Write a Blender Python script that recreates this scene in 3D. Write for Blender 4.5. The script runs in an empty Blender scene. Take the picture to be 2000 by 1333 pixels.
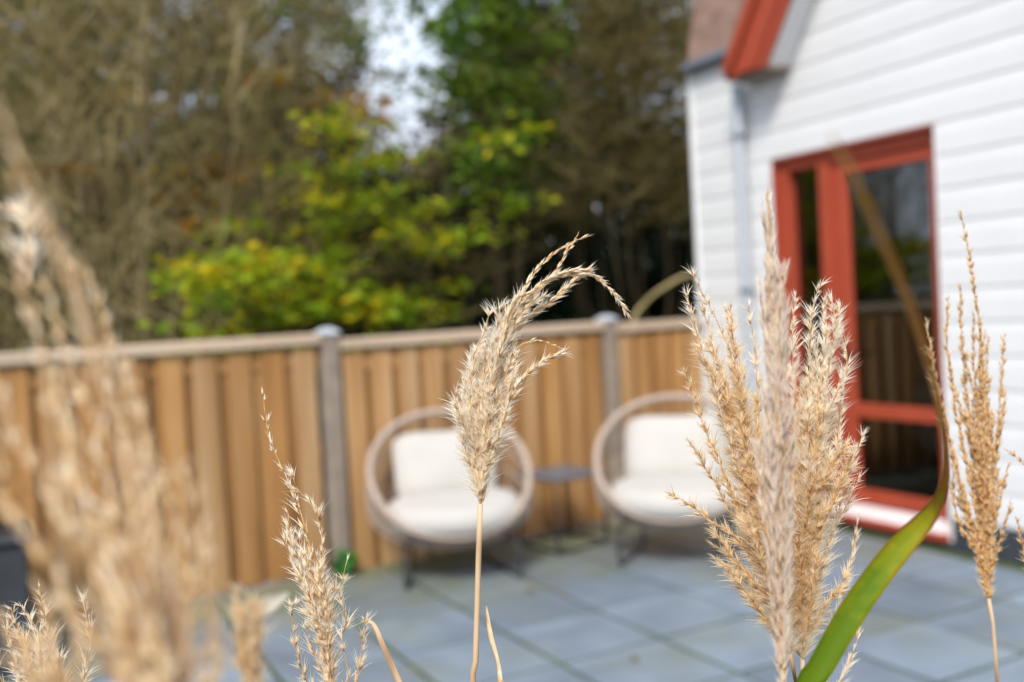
import bpy, math, random
import numpy as np
from mathutils import Matrix, Vector
R_ = math.radians
rng = np.random.default_rng(7)
random.seed(7)
scene = bpy.context.scene
col = scene.collection

# ------------------------------------------------------------------ camera
CAM_H = 1.4376
YAW, PITCH, ROLL, FPX = 0.4922, -0.0324, -0.055, 1944.0
FW = np.array([math.sin(YAW)*math.cos(PITCH), math.cos(YAW)*math.cos(PITCH), math.sin(PITCH)])
_r = np.array([math.cos(YAW), -math.sin(YAW), 0.0]); _u = np.cross(_r, FW)
RT = _r*math.cos(ROLL) + _u*math.sin(ROLL)
UP = -_r*math.sin(ROLL) + _u*math.cos(ROLL)
CAM = np.array([0, 0, CAM_H])
cd = bpy.data.cameras.new('camera'); cam = bpy.data.objects.new('camera', cd); col.objects.link(cam)
cd.sensor_width = 36; cd.lens = FPX/2000*36; cd.clip_start = 0.02; cd.clip_end = 500
cam.matrix_world = Matrix([[RT[0], UP[0], -FW[0], 0], [RT[1], UP[1], -FW[1], 0], [RT[2], UP[2], -FW[2], CAM_H], [0, 0, 0, 1]])
cd.dof.use_dof = True; cd.dof.focus_distance = 0.86; cd.dof.aperture_fstop = 3.0
scene.camera = cam

# ------------------------------------------------------------------ sky, sun, exposure
SUN = np.array([-0.58, -0.60, 0.92]); SUN = SUN/np.linalg.norm(SUN)     # towards the sun
w = bpy.data.worlds.new('World'); scene.world = w; w.use_nodes = True
nt = w.node_tree; nt.nodes.clear()
sky = nt.nodes.new('ShaderNodeTexSky'); sky.sky_type = 'NISHITA'; sky.sun_disc = False
sky.sun_elevation = math.asin(SUN[2]); sky.sun_rotation = math.atan2(SUN[0], SUN[1])
sky.air_density = 1.0; sky.dust_density = 2.0; sky.ozone_density = 1.0
bg = nt.nodes.new('ShaderNodeBackground'); bg.inputs[1].default_value = 0.15
wo = nt.nodes.new('ShaderNodeOutputWorld')
# thin bright cloud spread over the whole sky
wtc = nt.nodes.new('ShaderNodeTexCoord'); cn = nt.nodes.new('ShaderNodeTexNoise'); cn.inputs['Scale'].default_value = 3.5; cn.inputs['Detail'].default_value = 7
cr = nt.nodes.new('ShaderNodeMapRange'); cr.inputs['From Min'].default_value = 0.32; cr.inputs['From Max'].default_value = 0.58; cr.inputs['To Min'].default_value = 0.05; cr.inputs['To Max'].default_value = 0.9
cm = nt.nodes.new('ShaderNodeMix'); cm.data_type = 'RGBA'; cm.inputs[7].default_value = (7.6, 8.3, 9.6, 1)
nt.links.new(wtc.outputs['Generated'], cn.inputs['Vector']); nt.links.new(cn.outputs[0], cr.inputs['Value']); nt.links.new(cr.outputs[0], cm.inputs[0])
nt.links.new(sky.outputs[0], cm.inputs[6]); nt.links.new(cm.outputs[2], bg.inputs[0]); nt.links.new(bg.outputs[0], wo.inputs[0])
sl = bpy.data.lights.new('sun', 'SUN'); sl.energy = 3.8; sl.angle = R_(15); sl.color = (1, 0.95, 0.87)
so = bpy.data.objects.new('sun', sl); col.objects.link(so)
so.rotation_euler = Vector(SUN).to_track_quat('Z', 'Y').to_euler()
vs = scene.view_settings
vs.view_transform = 'Standard'; vs.look = 'None'; vs.exposure = 0.1; vs.gamma = 1; vs.use_curve_mapping = False
scene.cycles.use_denoising = True
scene.cycles.max_bounces = 14; scene.cycles.diffuse_bounces = 10; scene.cycles.transmission_bounces = 10; scene.cycles.transparent_max_bounces = 16
scene.cycles.sample_clamp_indirect = 4

# ------------------------------------------------------------------ helpers
def at(px, py, depth):
    """point on the pixel's ray at this depth from the camera (photo pixels, 2000 wide)"""
    return CAM + (FW + RT*(px-1000)/FPX - UP*(py-666.5)/FPX)*depth
def ground_at(px, depth):
    p = at(px, 600, depth); return np.array([p[0], p[1], 0.0])

def link(o, parent=None):
    col.objects.link(o)
    if parent is not None: o.parent = parent
    return o
def tag(o, label=None, cat=None, group=None, kind=None):
    if label: o['label'] = label
    if cat: o['category'] = cat
    if group: o['group'] = group
    if kind: o['kind'] = kind
    return o
def empty(name, loc=(0, 0, 0), rz=0, parent=None):
    o = bpy.data.objects.new(name, None); o.location = loc; o.rotation_euler = (0, 0, rz)
    o.empty_display_size = 0.1
    return link(o, parent)
def mesh_from(name, v, f, mats, mi=None, smooth=False):
    me = bpy.data.meshes.new(name)
    v = np.asarray(v, dtype=np.float32)
    if isinstance(f, np.ndarray):
        n, k = f.shape
        me.vertices.add(len(v)); me.vertices.foreach_set('co', v.ravel())
        me.loops.add(n*k); me.loops.foreach_set('vertex_index', f.astype(np.int32).ravel())
        me.polygons.add(n)
        me.polygons.foreach_set('loop_start', np.arange(0, n*k, k, dtype=np.int32))
        me.update(calc_edges=True)
    else:
        me.from_pydata([tuple(map(float, p)) for p in v], [], f); me.update()
    for m in (mats if isinstance(mats, (list, tuple)) else [mats]): me.materials.append(m)
    if mi is not None: me.polygons.foreach_set('material_index', np.asarray(mi, dtype=np.int32))
    if smooth: me.polygons.foreach_set('use_smooth', np.ones(len(me.polygons), dtype=bool))
    return me
def obj(name, v, f, mats, parent=None, mi=None, smooth=False, origin=None):
    v = np.asarray(v, dtype=float)
    if parent is not None and origin is None and tuple(parent.rotation_euler) == (0.0, 0.0, 0.0):
        off = np.zeros(3); p = parent
        while p is not None: off += np.array(p.location); p = p.parent
        v = v - off
    if origin is not None: v = v - np.asarray(origin)
    o = bpy.data.objects.new(name, mesh_from(name, v, f, mats, mi, smooth))
    if origin is not None: o.location = origin
    return link(o, parent)
def inst(name, me, loc, parent=None, rot=(0, 0, 0), scale=(1, 1, 1)):
    o = bpy.data.objects.new(name, me); o.location = loc; o.rotation_euler = rot; o.scale = scale
    return link(o, parent)

class MB:
    def __init__(s): s.v = []; s.f = []; s.m = []
    def add(s, v, f, m=0):
        o = len(s.v); s.v.extend([tuple(map(float, p)) for p in v]); s.f.extend([tuple(i+o for i in q) for q in f]); s.m.extend([m]*len(f)); return s
    def box(s, a, b, bev=0.0, m=0):
        (x0, y0, z0), (x1, y1, z1) = a, b
        if bev <= 0:
            v = [(x0,y0,z0),(x1,y0,z0),(x1,y1,z0),(x0,y1,z0),(x0,y0,z1),(x1,y0,z1),(x1,y1,z1),(x0,y1,z1)]
            return s.add(v, [(0,3,2,1),(4,5,6,7),(0,1,5,4),(1,2,6,5),(2,3,7,6),(3,0,4,7)], m)
        # chamfered box: 24 verts
        v = []; idx = {}
        for ix, x in enumerate((x0, x1)):
            for iy, y in enumerate((y0, y1)):
                for iz, z in enumerate((z0, z1)):
                    sx, sy, sz = (1 if ix == 0 else -1), (1 if iy == 0 else -1), (1 if iz == 0 else -1)
                    for k in range(3):
                        d = [sx*bev, sy*bev, sz*bev]; d[k] = 0
                        idx[ix, iy, iz, k] = len(v); v.append((x+d[0], y+d[1], z+d[2]))
        f = []
        g = lambda *a: idx[a]
        for i in (0, 1):
            q = [g(i,0,0,0), g(i,1,0,0), g(i,1,1,0), g(i,0,1,0)]; f.append(q if i else q[::-1])
            q = [g(0,i,0,1), g(0,i,1,1), g(1,i,1,1), g(1,i,0,1)]; f.append(q if i else q[::-1])
            q = [g(0,0,i,2), g(1,0,i,2), g(1,1,i,2), g(0,1,i,2)]; f.append(q if i else q[::-1])
        for i in (0, 1):
            for j in (0, 1):
                q = [g(i,j,0,0), g(i,j,0,1), g(i,j,1,1), g(i,j,1,0)]; f.append(q if (i ^ j) == 0 else q[::-1])
                q = [g(i,0,j,0), g(i,1,j,0), g(i,1,j,2), g(i,0,j,2)]; f.append(q if (i ^ j) == 1 else q[::-1])
                q = [g(0,i,j,1), g(0,i,j,2), g(1,i,j,2), g(1,i,j,1)]; f.append(q if (i ^ j) == 1 else q[::-1])
        for i in (0, 1):
            for j in (0, 1):
                for k in (0, 1):
                    q = [g(i,j,k,0), g(i,j,k,1), g(i,j,k,2)]; f.append(q if (i ^ j ^ k) == 1 else q[::-1])
        return s.add(v, f, m)
    def tube(s, pts, r, n=8, m=0, closed=False, cap=True):
        v, f = tube_np(np.asarray(pts, float), r, n, closed, cap)
        return s.add(v, f, m)
    def lathe(s, prof, c=(0, 0, 0), n=24, m=0):
        v = []; f = []
        for (r, z) in prof:
            for k in range(n):
                a = 2*math.pi*k/n; v.append((c[0]+r*math.cos(a), c[1]+r*math.sin(a), c[2]+z))
        for i in range(len(prof)-1):
            for k in range(n):
                f.append((i*n+k, i*n+(k+1) % n, (i+1)*n+(k+1) % n, (i+1)*n+k))
        f.append(tuple(range(n))[::-1]); f.append(tuple((len(prof)-1)*n+k for k in range(n)))
        return s.add(v, f, m)
    def obj(s, name, mats, parent=None, smooth=False, origin=None):
        return obj(name, s.v, s.f, mats, parent, s.m if isinstance(mats, (list, tuple)) else None, smooth, origin)

def frames(P, closed=False):
    T = (np.roll(P, -1, 0)-np.roll(P, 1, 0)) if closed else np.gradient(P, axis=0)
    T /= np.linalg.norm(T, axis=1, keepdims=True)+1e-12
    ref = np.array([0.31, 0.17, 0.93]) if abs(T[:, 2]).mean() < 0.8 else np.array([0.93, 0.31, 0.17])
    A = np.cross(T, ref); A /= np.linalg.norm(A, axis=1, keepdims=True)+1e-12
    B = np.cross(T, A)
    return T, A, B
def tube_np(P, r, n=8, closed=False, cap=True):
    N = len(P); r = np.broadcast_to(np.asarray(r, float), (N,))
    T, A, B = frames(P, closed)
    a = np.arange(n)*2*math.pi/n
    V = P[:, None, :] + r[:, None, None]*(np.cos(a)[None, :, None]*A[:, None, :] + np.sin(a)[None, :, None]*B[:, None, :])
    V = V.reshape(-1, 3); F = []
    for i in range(N if closed else N-1):
        j = (i+1) % N
        for k in range(n):
            F.append((i*n+k, i*n+(k+1) % n, j*n+(k+1) % n, j*n+k))
    if cap and not closed:
        F.append(tuple(range(n))[::-1]); F.append(tuple((N-1)*n+k for k in range(n)))
    return V, F
def spline(pts, n):
    """Catmull-Rom through points, n samples"""
    P = np.asarray(pts, float)
    if len(P) == 2: t = np.linspace(0, 1, n)[:, None]; return P[0]*(1-t)+P[1]*t
    Q = np.vstack([2*P[0]-P[1], P, 2*P[-1]-P[-2]])
    L = np.r_[0, np.cumsum(np.linalg.norm(np.diff(P, axis=0), axis=1))]
    t = np.linspace(0, L[-1]*0.999999, n)
    i = np.clip(np.searchsorted(L, t, 'right')-1, 0, len(P)-2)
    u = ((t-L[i])/(L[i+1]-L[i]))[:, None]
    p0, p1, p2, p3 = Q[i], Q[i+1], Q[i+2], Q[i+3]
    return 0.5*((2*p1)+(-p0+p2)*u+(2*p0-5*p1+4*p2-p3)*u**2+(-p0+3*p1-3*p2+p3)*u**3)

# ------------------------------------------------------------------ materials
def mat(name, base, rough=0.6, var=0.0, vscale=8.0, cols=None, stretch=(1, 1, 1), bump=0.0, bscale=60.0, transl=None, objvar=0.0,
        metallic=0.0, spec=0.5, coat=0.0, detail=4.0, coord='Object'):
    m = bpy.data.materials.new(name); m.use_nodes = True
    nt = m.node_tree; N = nt.nodes; L = nt.links
    b = N['Principled BSDF']; out = N['Material Output']
    b.inputs['Roughness'].default_value = rough; b.inputs['Metallic'].default_value = metallic
    b.inputs['Specular IOR Level'].default_value = spec; b.inputs['Coat Weight'].default_value = coat
    tc = N.new('ShaderNodeTexCoord'); mp = N.new('ShaderNodeMapping'); mp.inputs['Scale'].default_value = stretch
    oi = N.new('ShaderNodeObjectInfo')
    ad = N.new('ShaderNodeVectorMath'); ad.operation = 'MULTIPLY_ADD'
    cmb = N.new('ShaderNodeCombineXYZ')
    for k in range(3): L.new(oi.outputs['Random'], cmb.inputs[k])
    L.new(cmb.outputs[0], ad.inputs[0]); ad.inputs[1].default_value = (37, 23, 51)
    L.new(tc.outputs[coord], ad.inputs[2]); L.new(ad.outputs[0], mp.inputs['Vector'])
    ns = N.new('ShaderNodeTexNoise'); ns.inputs['Scale'].default_value = vscale; ns.inputs['Detail'].default_value = detail
    L.new(mp.outputs[0], ns.inputs['Vector'])
    rp = N.new('ShaderNodeValToRGB')
    c = cols or [tuple(x*(1-var) for x in base), base, tuple(min(1, x*(1+var)) for x in base)]
    el = rp.color_ramp.elements
    pos = np.linspace(0.3, 0.7, len(c))
    el[0].position = pos[0]; el[0].color = (*c[0], 1); el[1].position = pos[-1]; el[1].color = (*c[-1], 1)
    for p, cc in zip(pos[1:-1], c[1:-1]): e = el.new(p); e.color = (*cc, 1)
    L.new(ns.outputs[0], rp.inputs[0])
    src = rp.outputs[0]
    if objvar:
        hs = N.new('ShaderNodeHueSaturation'); mr = N.new('ShaderNodeMapRange')
        mr.inputs['To Min'].default_value = 1-objvar; mr.inputs['To Max'].default_value = 1+objvar
        L.new(oi.outputs['Random'], mr.inputs['Value']); L.new(mr.outputs[0], hs.inputs['Value']); L.new(src, hs.inputs['Color'])
        src = hs.outputs[0]
    L.new(src, b.inputs['Base Color'])
    if bump:
        n2 = N.new('ShaderNodeTexNoise'); n2.inputs['Scale'].default_value = bscale; n2.inputs['Detail'].default_value = 6
        L.new(mp.outputs[0], n2.inputs['Vector'])
        bp = N.new('ShaderNodeBump'); bp.inputs['Strength'].default_value = bump; bp.inputs['Distance'].default_value = 0.01
        L.new(n2.outputs[0], bp.inputs['Height']); L.new(bp.outputs[0], b.inputs['Normal'])
    if transl:
        tr = N.new('ShaderNodeBsdfTranslucent'); L.new(src, tr.inputs['Color'])
        mx = N.new('ShaderNodeMixShader'); mx.inputs[0].default_value = transl
        L.new(b.outputs[0], mx.inputs[1]); L.new(tr.outputs[0], mx.inputs[2]); L.new(mx.outputs[0], out.inputs['Surface'])
    m['ramp'] = rp.name
    return m

M = {}
M['soil'] = mat('soil', (0.05, 0.035, 0.022), 0.95, 0.5, 6, bump=0.6, bscale=40)
M['litter'] = mat('leaf_litter', (0.05, 0.035, 0.02), 0.95, cols=[(0.010, 0.008, 0.005), (0.025, 0.018, 0.010), (0.05, 0.035, 0.016)], vscale=7, bump=0.8, bscale=25, spec=0.05)
M['joint'] = mat('mossy_joint', (0.05, 0.06, 0.03), 0.95, cols=[(0.022, 0.028, 0.012), (0.045, 0.062, 0.014), (0.085, 0.11, 0.022)], vscale=5, bump=0.8, bscale=120, coord='Object')
M['board'] = mat('fence_wood', (0.40, 0.21, 0.075), 0.75, cols=[(0.25, 0.115, 0.030), (0.38, 0.185, 0.055), (0.44, 0.25, 0.095)], vscale=7, stretch=(1, 1, 0.12), bump=0.25, bscale=90, objvar=0.16)
M['board2'] = mat('weathered_fence_wood', (0.44, 0.26, 0.13), 0.8, cols=[(0.31, 0.16, 0.055), (0.41, 0.23, 0.095), (0.48, 0.31, 0.16)], vscale=7, stretch=(1, 1, 0.12), bump=0.25, bscale=90, objvar=0.14)
M['capwood'] = mat('grey_cap_wood', (0.50, 0.38, 0.275), 0.8, 0.15, 10, stretch=(0.15, 1, 1), bump=0.25, bscale=90)
M['concrete'] = mat('concrete_post', (0.26, 0.21, 0.165), 0.9, 0.18, 9, bump=0.3, bscale=120)
M['capconc'] = mat('pale_concrete_cap', (0.42, 0.45, 0.50), 0.75, 0.1, 12, bump=0.2, bscale=120)
M['white'] = mat('white_painted_board', (0.72, 0.725, 0.73), 0.45, 0.025, 3, bump=0.05, bscale=60, objvar=0.012)
M['red'] = mat('red_painted_wood', (0.365, 0.062, 0.030), 0.42, 0.09, 5, bump=0.06, bscale=70, spec=0.3)
M['plinth'] = mat('dark_plinth', (0.035, 0.042, 0.055), 0.8, 0.25, 9, bump=0.3, bscale=80)
M['zinc'] = mat('grey_pipe', (0.44, 0.48, 0.53), 0.42, 0.06, 6, metallic=0.0)
M['zincdark'] = mat('zinc_gutter', (0.16, 0.18, 0.22), 0.5, 0.15, 9)
M['alu'] = mat('pale_threshold', (0.72, 0.62, 0.62), 0.3, 0.05, 9)  # sky glint of the glossy red sill, put into a pale colour
M['rooftile'] = mat('brown_roof_tile', (0.25, 0.155, 0.12), 0.75, 0.25, 9, objvar=0.18, bump=0.2)
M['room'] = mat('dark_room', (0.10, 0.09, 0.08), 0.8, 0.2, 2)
M['curtain'] = mat('grey_curtain', (0.30, 0.31, 0.31), 0.9, 0.1, 4, stretch=(1, 12, 0.2))
M['rope'] = mat('taupe_rope', (0.40, 0.322, 0.265), 0.85, 0.18, 40, bump=0.4, bscale=250)
M['cushion'] = mat('cream_cushion', (0.455, 0.435, 0.405), 0.95, 0.03, 5, bump=0.12, bscale=14)
M['blacksteel'] = mat('black_steel', (0.022, 0.023, 0.026), 0.5, 0.2, 20)
M['slate'] = mat('slate_table_top', (0.11, 0.12, 0.15), 0.4, 0.2, 9)
M['charcoal'] = mat('charcoal_planter', (0.028, 0.031, 0.037), 0.7, 0.2, 8)
M['bark'] = mat('grey_brown_bark', (0.19, 0.15, 0.08), 0.9, 0.4, 20, stretch=(1, 1, 0.2), spec=0.1)
M['barkdark'] = mat('dark_bark', (0.035, 0.028, 0.016), 0.9, 0.35, 20, stretch=(1, 1, 0.2), spec=0.05)  # bark blackened: deep shade under the canopy is put into its colour
M['twig'] = mat('tan_twigs', (0.34, 0.26, 0.14), 0.9, cols=[(0.10, 0.082, 0.028), (0.31, 0.25, 0.11), (0.60, 0.50, 0.26)], vscale=2.2, spec=0.1)
M['twigdark'] = mat('olive_twigs', (0.17, 0.135, 0.06), 0.9, cols=[(0.05, 0.044, 0.014), (0.17, 0.14, 0.05), (0.36, 0.295, 0.13)], vscale=2.0, spec=0.05)
def leafmat(name, cols, vscale=3.0, t=0.35, spec=0.2): return mat(name, cols[1], 0.5, cols=cols, vscale=vscale, transl=t, detail=2, spec=spec)
M['leaf_lime'] = leafmat('lime_leaf', [(0.11, 0.23, 0.010), (0.27, 0.37, 0.014), (0.66, 0.50, 0.014)], 3.2, 0.45)
M['leaf_green'] = leafmat('mid_green_leaf', [(0.05, 0.13, 0.012), (0.10, 0.20, 0.018), (0.20, 0.26, 0.025)], 2.5)
M['leaf_dark'] = leafmat('dark_evergreen_leaf', [(0.003, 0.008, 0.004), (0.006, 0.016, 0.008), (0.018, 0.034, 0.014)], 2.0, 0.15, 0.08)  # evergreen green, blackened further to carry the shade inside the wood
M['leaf_orange'] = leafmat('orange_leaf', [(0.40, 0.13, 0.01), (0.55, 0.25, 0.012), (0.50, 0.40, 0.02)], 4.0)
M['leaf_olive'] = leafmat('olive_leaf', [(0.02, 0.026, 0.008), (0.05, 0.054, 0.016), (0.10, 0.10, 0.03)], 2.0, 0.2, 0.1)
M['weed'] = leafmat('weed_leaf', [(0.02, 0.14, 0.02), (0.03, 0.19, 0.03), (0.05, 0.24, 0.03)], 9)
M['blade'] = leafmat('grass_blade', [(0.17, 0.24, 0.010), (0.27, 0.32, 0.012), (0.42, 0.36, 0.02)], 30, 0.45)
def blade_mat():
    m = bpy.data.materials.new('green_blade'); m.use_nodes = True; nt = m.node_tree; N = nt.nodes; L = nt.links; b = N['Principled BSDF']
    al = N.new('ShaderNodeAttribute'); al.attribute_name = 'along'; ac = N.new('ShaderNodeAttribute'); ac.attribute_name = 'across'
    ns = N.new('ShaderNodeTexNoise'); ns.inputs['Scale'].default_value = 90; ns.inputs['Detail'].default_value = 4
    geo = N.new('ShaderNodeNewGeometry'); L.new(geo.outputs['Position'], ns.inputs['Vector'])
    sc = N.new('ShaderNodeMath'); sc.operation = 'MULTIPLY_ADD'; sc.inputs[1].default_value = .22; L.new(ns.outputs[0], sc.inputs[0])
    ab = N.new('ShaderNodeMath'); ab.operation = 'ABSOLUTE'; L.new(ac.outputs['Fac'], ab.inputs[0])
    e2 = N.new('ShaderNodeMath'); e2.operation = 'POWER'; e2.inputs[1].default_value = 3; L.new(ab.outputs[0], e2.inputs[0])
    e3 = N.new('ShaderNodeMath'); e3.operation = 'MULTIPLY_ADD'; e3.inputs[1].default_value = .17; L.new(e2.outputs[0], e3.inputs[0]); L.new(al.outputs['Fac'], e3.inputs[2])
    L.new(e3.outputs[0], sc.inputs[2])
    rp = N.new('ShaderNodeValToRGB'); el = rp.color_ramp.elements
    el[0].position = .42; el[0].color = (0.17, 0.29, 0.010, 1); el[1].position = .82; el[1].color = (0.66, 0.42, 0.15, 1)
    for p, c in ((.52, (0.32, 0.38, 0.012)), (.62, (0.48, 0.42, 0.02)), (.70, (0.52, 0.30, 0.05))): e = el.new(p); e.color = (*c, 1)
    L.new(sc.outputs[0], rp.inputs[0])
    wv = N.new('ShaderNodeMath'); wv.operation = 'MULTIPLY'; wv.inputs[1].default_value = 62; L.new(ac.outputs['Fac'], wv.inputs[0])
    sn = N.new('ShaderNodeMath'); sn.operation = 'SINE'; L.new(wv.outputs[0], sn.inputs[0])
    mr = N.new('ShaderNodeMapRange'); mr.inputs['From Min'].default_value = -1; mr.inputs['To Min'].default_value = .80; mr.inputs['To Max'].default_value = 1.08; L.new(sn.outputs[0], mr.inputs['Value'])
    hs = N.new('ShaderNodeHueSaturation'); L.new(rp.outputs[0], hs.inputs['Color']); L.new(mr.outputs[0], hs.inputs['Value'])
    L.new(hs.outputs[0], b.inputs['Base Color']); b.inputs['Roughness'].default_value = .45
    tr = N.new('ShaderNodeBsdfTranslucent'); L.new(hs.outputs[0], tr.inputs['Color']); mx = N.new('ShaderNodeMixShader'); mx.inputs[0].default_value = .4
    L.new(b.outputs[0], mx.inputs[1]); L.new(tr.outputs[0], mx.inputs[2]); L.new(mx.outputs[0], N['Material Output'].inputs['Surface']); return m
M['blade2'] = blade_mat()
M['blade_mid'] = leafmat('blade_midrib', [(0.10, 0.22, 0.010), (0.14, 0.27, 0.012), (0.18, 0.29, 0.02)], 14, 0.4)
M['blade_brown'] = leafmat('withered_blade', [(0.50, 0.28, 0.07), (0.62, 0.38, 0.12), (0.70, 0.48, 0.20)], 20, 0.4)
M['drystalk'] = mat('dry_stalk', (0.52, 0.36, 0.21), 0.6, cols=[(0.36, 0.22, 0.11), (0.55, 0.38, 0.22), (0.68, 0.52, 0.36)], vscale=60, stretch=(1, 1, 0.15))
def straw(name, cols): return mat(name, cols[1], 0.55, cols=cols, vscale=90, transl=0.45, detail=2)
M['gold'] = straw('gold_chaff', [(0.50, 0.25, 0.07), (0.82, 0.53, 0.21), (0.92, 0.72, 0.42)])
M['cream'] = straw('cream_chaff', [(0.76, 0.50, 0.22), (0.93, 0.76, 0.48), (0.97, 0.90, 0.74)])
M['grey'] = straw('grey_mauve_chaff', [(0.46, 0.30, 0.23), (0.80, 0.63, 0.46), (0.93, 0.82, 0.66)])
def hairm(name, c): return mat(name, c, 0.45, 0.04, 50, transl=0.5, detail=1)
M['h_gold'] = hairm('gold_silk', (0.95, 0.80, 0.55)); M['h_cream'] = hairm('cream_silk', (0.97, 0.91, 0.78)); M['h_grey'] = hairm('grey_silk', (0.94, 0.86, 0.76))

# paving: grey concrete, blue skylight mixed into its colour, with an algae film that grows in patches, thicker by the fence
def paving_mat():
    m = mat('grey_paving', (0.158, 0.200, 0.250), 0.5, 0.2, 3.5, bump=0.15, bscale=120, objvar=0.17, detail=9)
    nt = m.node_tree; N = nt.nodes; L = nt.links; b = N['Principled BSDF']
    src = b.inputs['Base Color'].links[0].from_socket
    geo = N.new('ShaderNodeNewGeometry'); sp = N.new('ShaderNodeSeparateXYZ'); L.new(geo.outputs['Position'], sp.inputs[0])
    mr = N.new('ShaderNodeMapRange'); mr.inputs['From Min'].default_value = 4.3; mr.inputs['From Max'].default_value = 5.3
    mr.inputs['To Min'].default_value = -0.03; mr.inputs['To Max'].default_value = 0.34
    L.new(sp.outputs['Y'], mr.inputs['Value'])
    ns = N.new('ShaderNodeTexNoise'); ns.inputs['Scale'].default_value = 1.7; ns.inputs['Detail'].default_value = 6
    L.new(geo.outputs['Position'], ns.inputs['Vector'])
    a = N.new('ShaderNodeMath'); a.operation = 'ADD'; L.new(ns.outputs[0], a.inputs[0]); L.new(mr.outputs[0], a.inputs[1])
    m2 = N.new('ShaderNodeMapRange'); m2.inputs['From Min'].default_value = 0.46; m2.inputs['From Max'].default_value = 0.85
    m2.inputs['To Max'].default_value = 0.85
    L.new(a.outputs[0], m2.inputs['Value'])
    mx = N.new('ShaderNodeMix'); mx.data_type = 'RGBA'
    L.new(m2.outputs[0], mx.inputs[0]); L.new(src, mx.inputs[6]); mx.inputs[7].default_value = (0.155, 0.165, 0.085, 1)
    L.new(mx.outputs[2], b.inputs['Base Color'])
    return m
M['paving'] = paving_mat()
# glass: clear pane with fresnel reflection
def glass_mat():
    m = bpy.data.materials.new('window_glass'); m.use_nodes = True; nt = m.node_tree; N = nt.nodes; L = nt.links
    N.remove(N['Principled BSDF']); out = N['Material Output']
    fr = N.new('ShaderNodeFresnel'); fr.inputs['IOR'].default_value = 2.1
    gl = N.new('ShaderNodeBsdfGlossy'); gl.inputs['Roughness'].default_value = 0.01; gl.inputs['Color'].default_value = (0.92, 0.95, 0.95, 1)
    tr = N.new('ShaderNodeBsdfTransparent'); tr.inputs['Color'].default_value = (0.75, 0.78, 0.77, 1)
    mx = N.new('ShaderNodeMixShader'); L.new(fr.outputs[0], mx.inputs[0]); L.new(tr.outputs[0], mx.inputs[1]); L.new(gl.outputs[0], mx.inputs[2])
    L.new(mx.outputs[0], out.inputs['Surface']); return m
M['glass'] = glass_mat()

# ------------------------------------------------------------------ ground
def sheet(name, x0, x1, y0, y1, z, m, nx=1, ny=1, amp=0.0):
    X, Y = np.meshgrid(np.linspace(x0, x1, nx+1), np.linspace(y0, y1, ny+1))
    Z = z + amp*rng.standard_normal(X.shape)
    v = np.stack([X.ravel(), Y.ravel(), Z.ravel()], 1)
    f = np.array([[j*(nx+1)+i, j*(nx+1)+i+1, (j+1)*(nx+1)+i+1, (j+1)*(nx+1)+i] for j in range(ny) for i in range(nx)])
    return obj(name, v, f, m)
tag(sheet('ground', -150, 150, -150, 150, -0.062, M['litter']), kind='structure')
tag(sheet('planting_bed', -4, 4.6, -3.0, 1.42, -0.02, M['soil'], 60, 30, 0.008), kind='structure')
patio = empty('patio', (0, 0, 0)); tag(patio, kind='structure')
obj('joint_bed', [(-2.2, 1.43, -0.008), (4.60, 1.43, -0.008), (4.60, 5.36, -0.008), (-2.2, 5.36, -0.008), (-2.2, 1.43, -0.06), (4.60, 1.43, -0.06), (4.60, 5.36, -0.06), (-2.2, 5.36, -0.06)],
    [(0, 1, 2, 3), (0, 4, 5, 1), (1, 5, 6, 2), (2, 6, 7, 3), (3, 7, 4, 0)], M['joint'], patio)
T0 = (2.4861, 3.9446); TS = 0.5; J = 0.024
tb = MB(); tb.box((-TS/2+J/2, -TS/2+J/2, -0.05), (TS/2-J/2, TS/2-J/2, 0), 0.004)
tile_me = mesh_from('paving_tile', tb.v, tb.f, M['paving'])
for i in range(-9, 5):
    for j in range(-5, 3):
        cx, cy = T0[0]+(i+.5)*TS, T0[1]+(j+.5)*TS
        if cx+TS/2 > 4.62 or cy > 5.3: 
            if cy > 5.3 or cx-TS/2 > 4.4: continue
            k = (4.60-(cx-TS/2))/TS
            inst('paving_tile', tile_me, (cx-TS/2+k*TS/2, cy, random.uniform(-.002, .002)), patio, scale=(k, 1, 1)); continue
        inst('paving_tile', tile_me, (cx, cy, random.uniform(-.0025, .0025)), patio, (random.uniform(-.003, .003), random.uniform(-.003, .003), random.uniform(-.006, .006)))

# ------------------------------------------------------------------ fence
FP1 = np.array([1.73, 5.42]); FE = np.array([4.64, 5.70]); fd = (FE-FP1)/np.linalg.norm(FE-FP1)
fang = math.atan2(fd[1], fd[0])
fence = empty('wooden_fence', (FP1[0], FP1[1], 0), fang)
tag(fence, 'board-on-board wooden fence with grey concrete posts behind the two chairs', 'fence')
DROP = 0.015
def zf(s): return -DROP*s if s > 0 else -.026*s
def fmb(name, mb, m, parent=fence, smooth=False):
    return obj(name, mb.v, mb.f, m, parent, smooth=smooth, origin=(0, 0, 0))
posts = [-3.9, -1.93, 0.0, 2.02, 2.87]
for s in posts:
    if s == 2.87: continue
    b = MB(); b.box((s-.05, -.055, -.25+zf(s)), (s+.05, .055, 1.345+zf(s)), .012)
    p = fmb('post', b, M['concrete'])
    b = MB(); z = 1.345+zf(s)
    b.box((s-.058, -.063, z), (s+.058, .063, z+.022), .007)
    v = [(s-.05, -.055, z+.022), (s+.05, -.055, z+.022), (s+.05, .055, z+.022), (s-.05, .055, z+.022), (s-.018, -.02, z+.044), (s+.018, -.02, z+.044), (s+.018, .02, z+.044), (s-.018, .02, z+.044)]
    b.add(v, [(0,1,5,4),(1,2,6,5),(2,3,7,6),(3,0,4,7),(4,5,6,7)])
    fmb('post_cap', b, M['capconc'], p)
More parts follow.
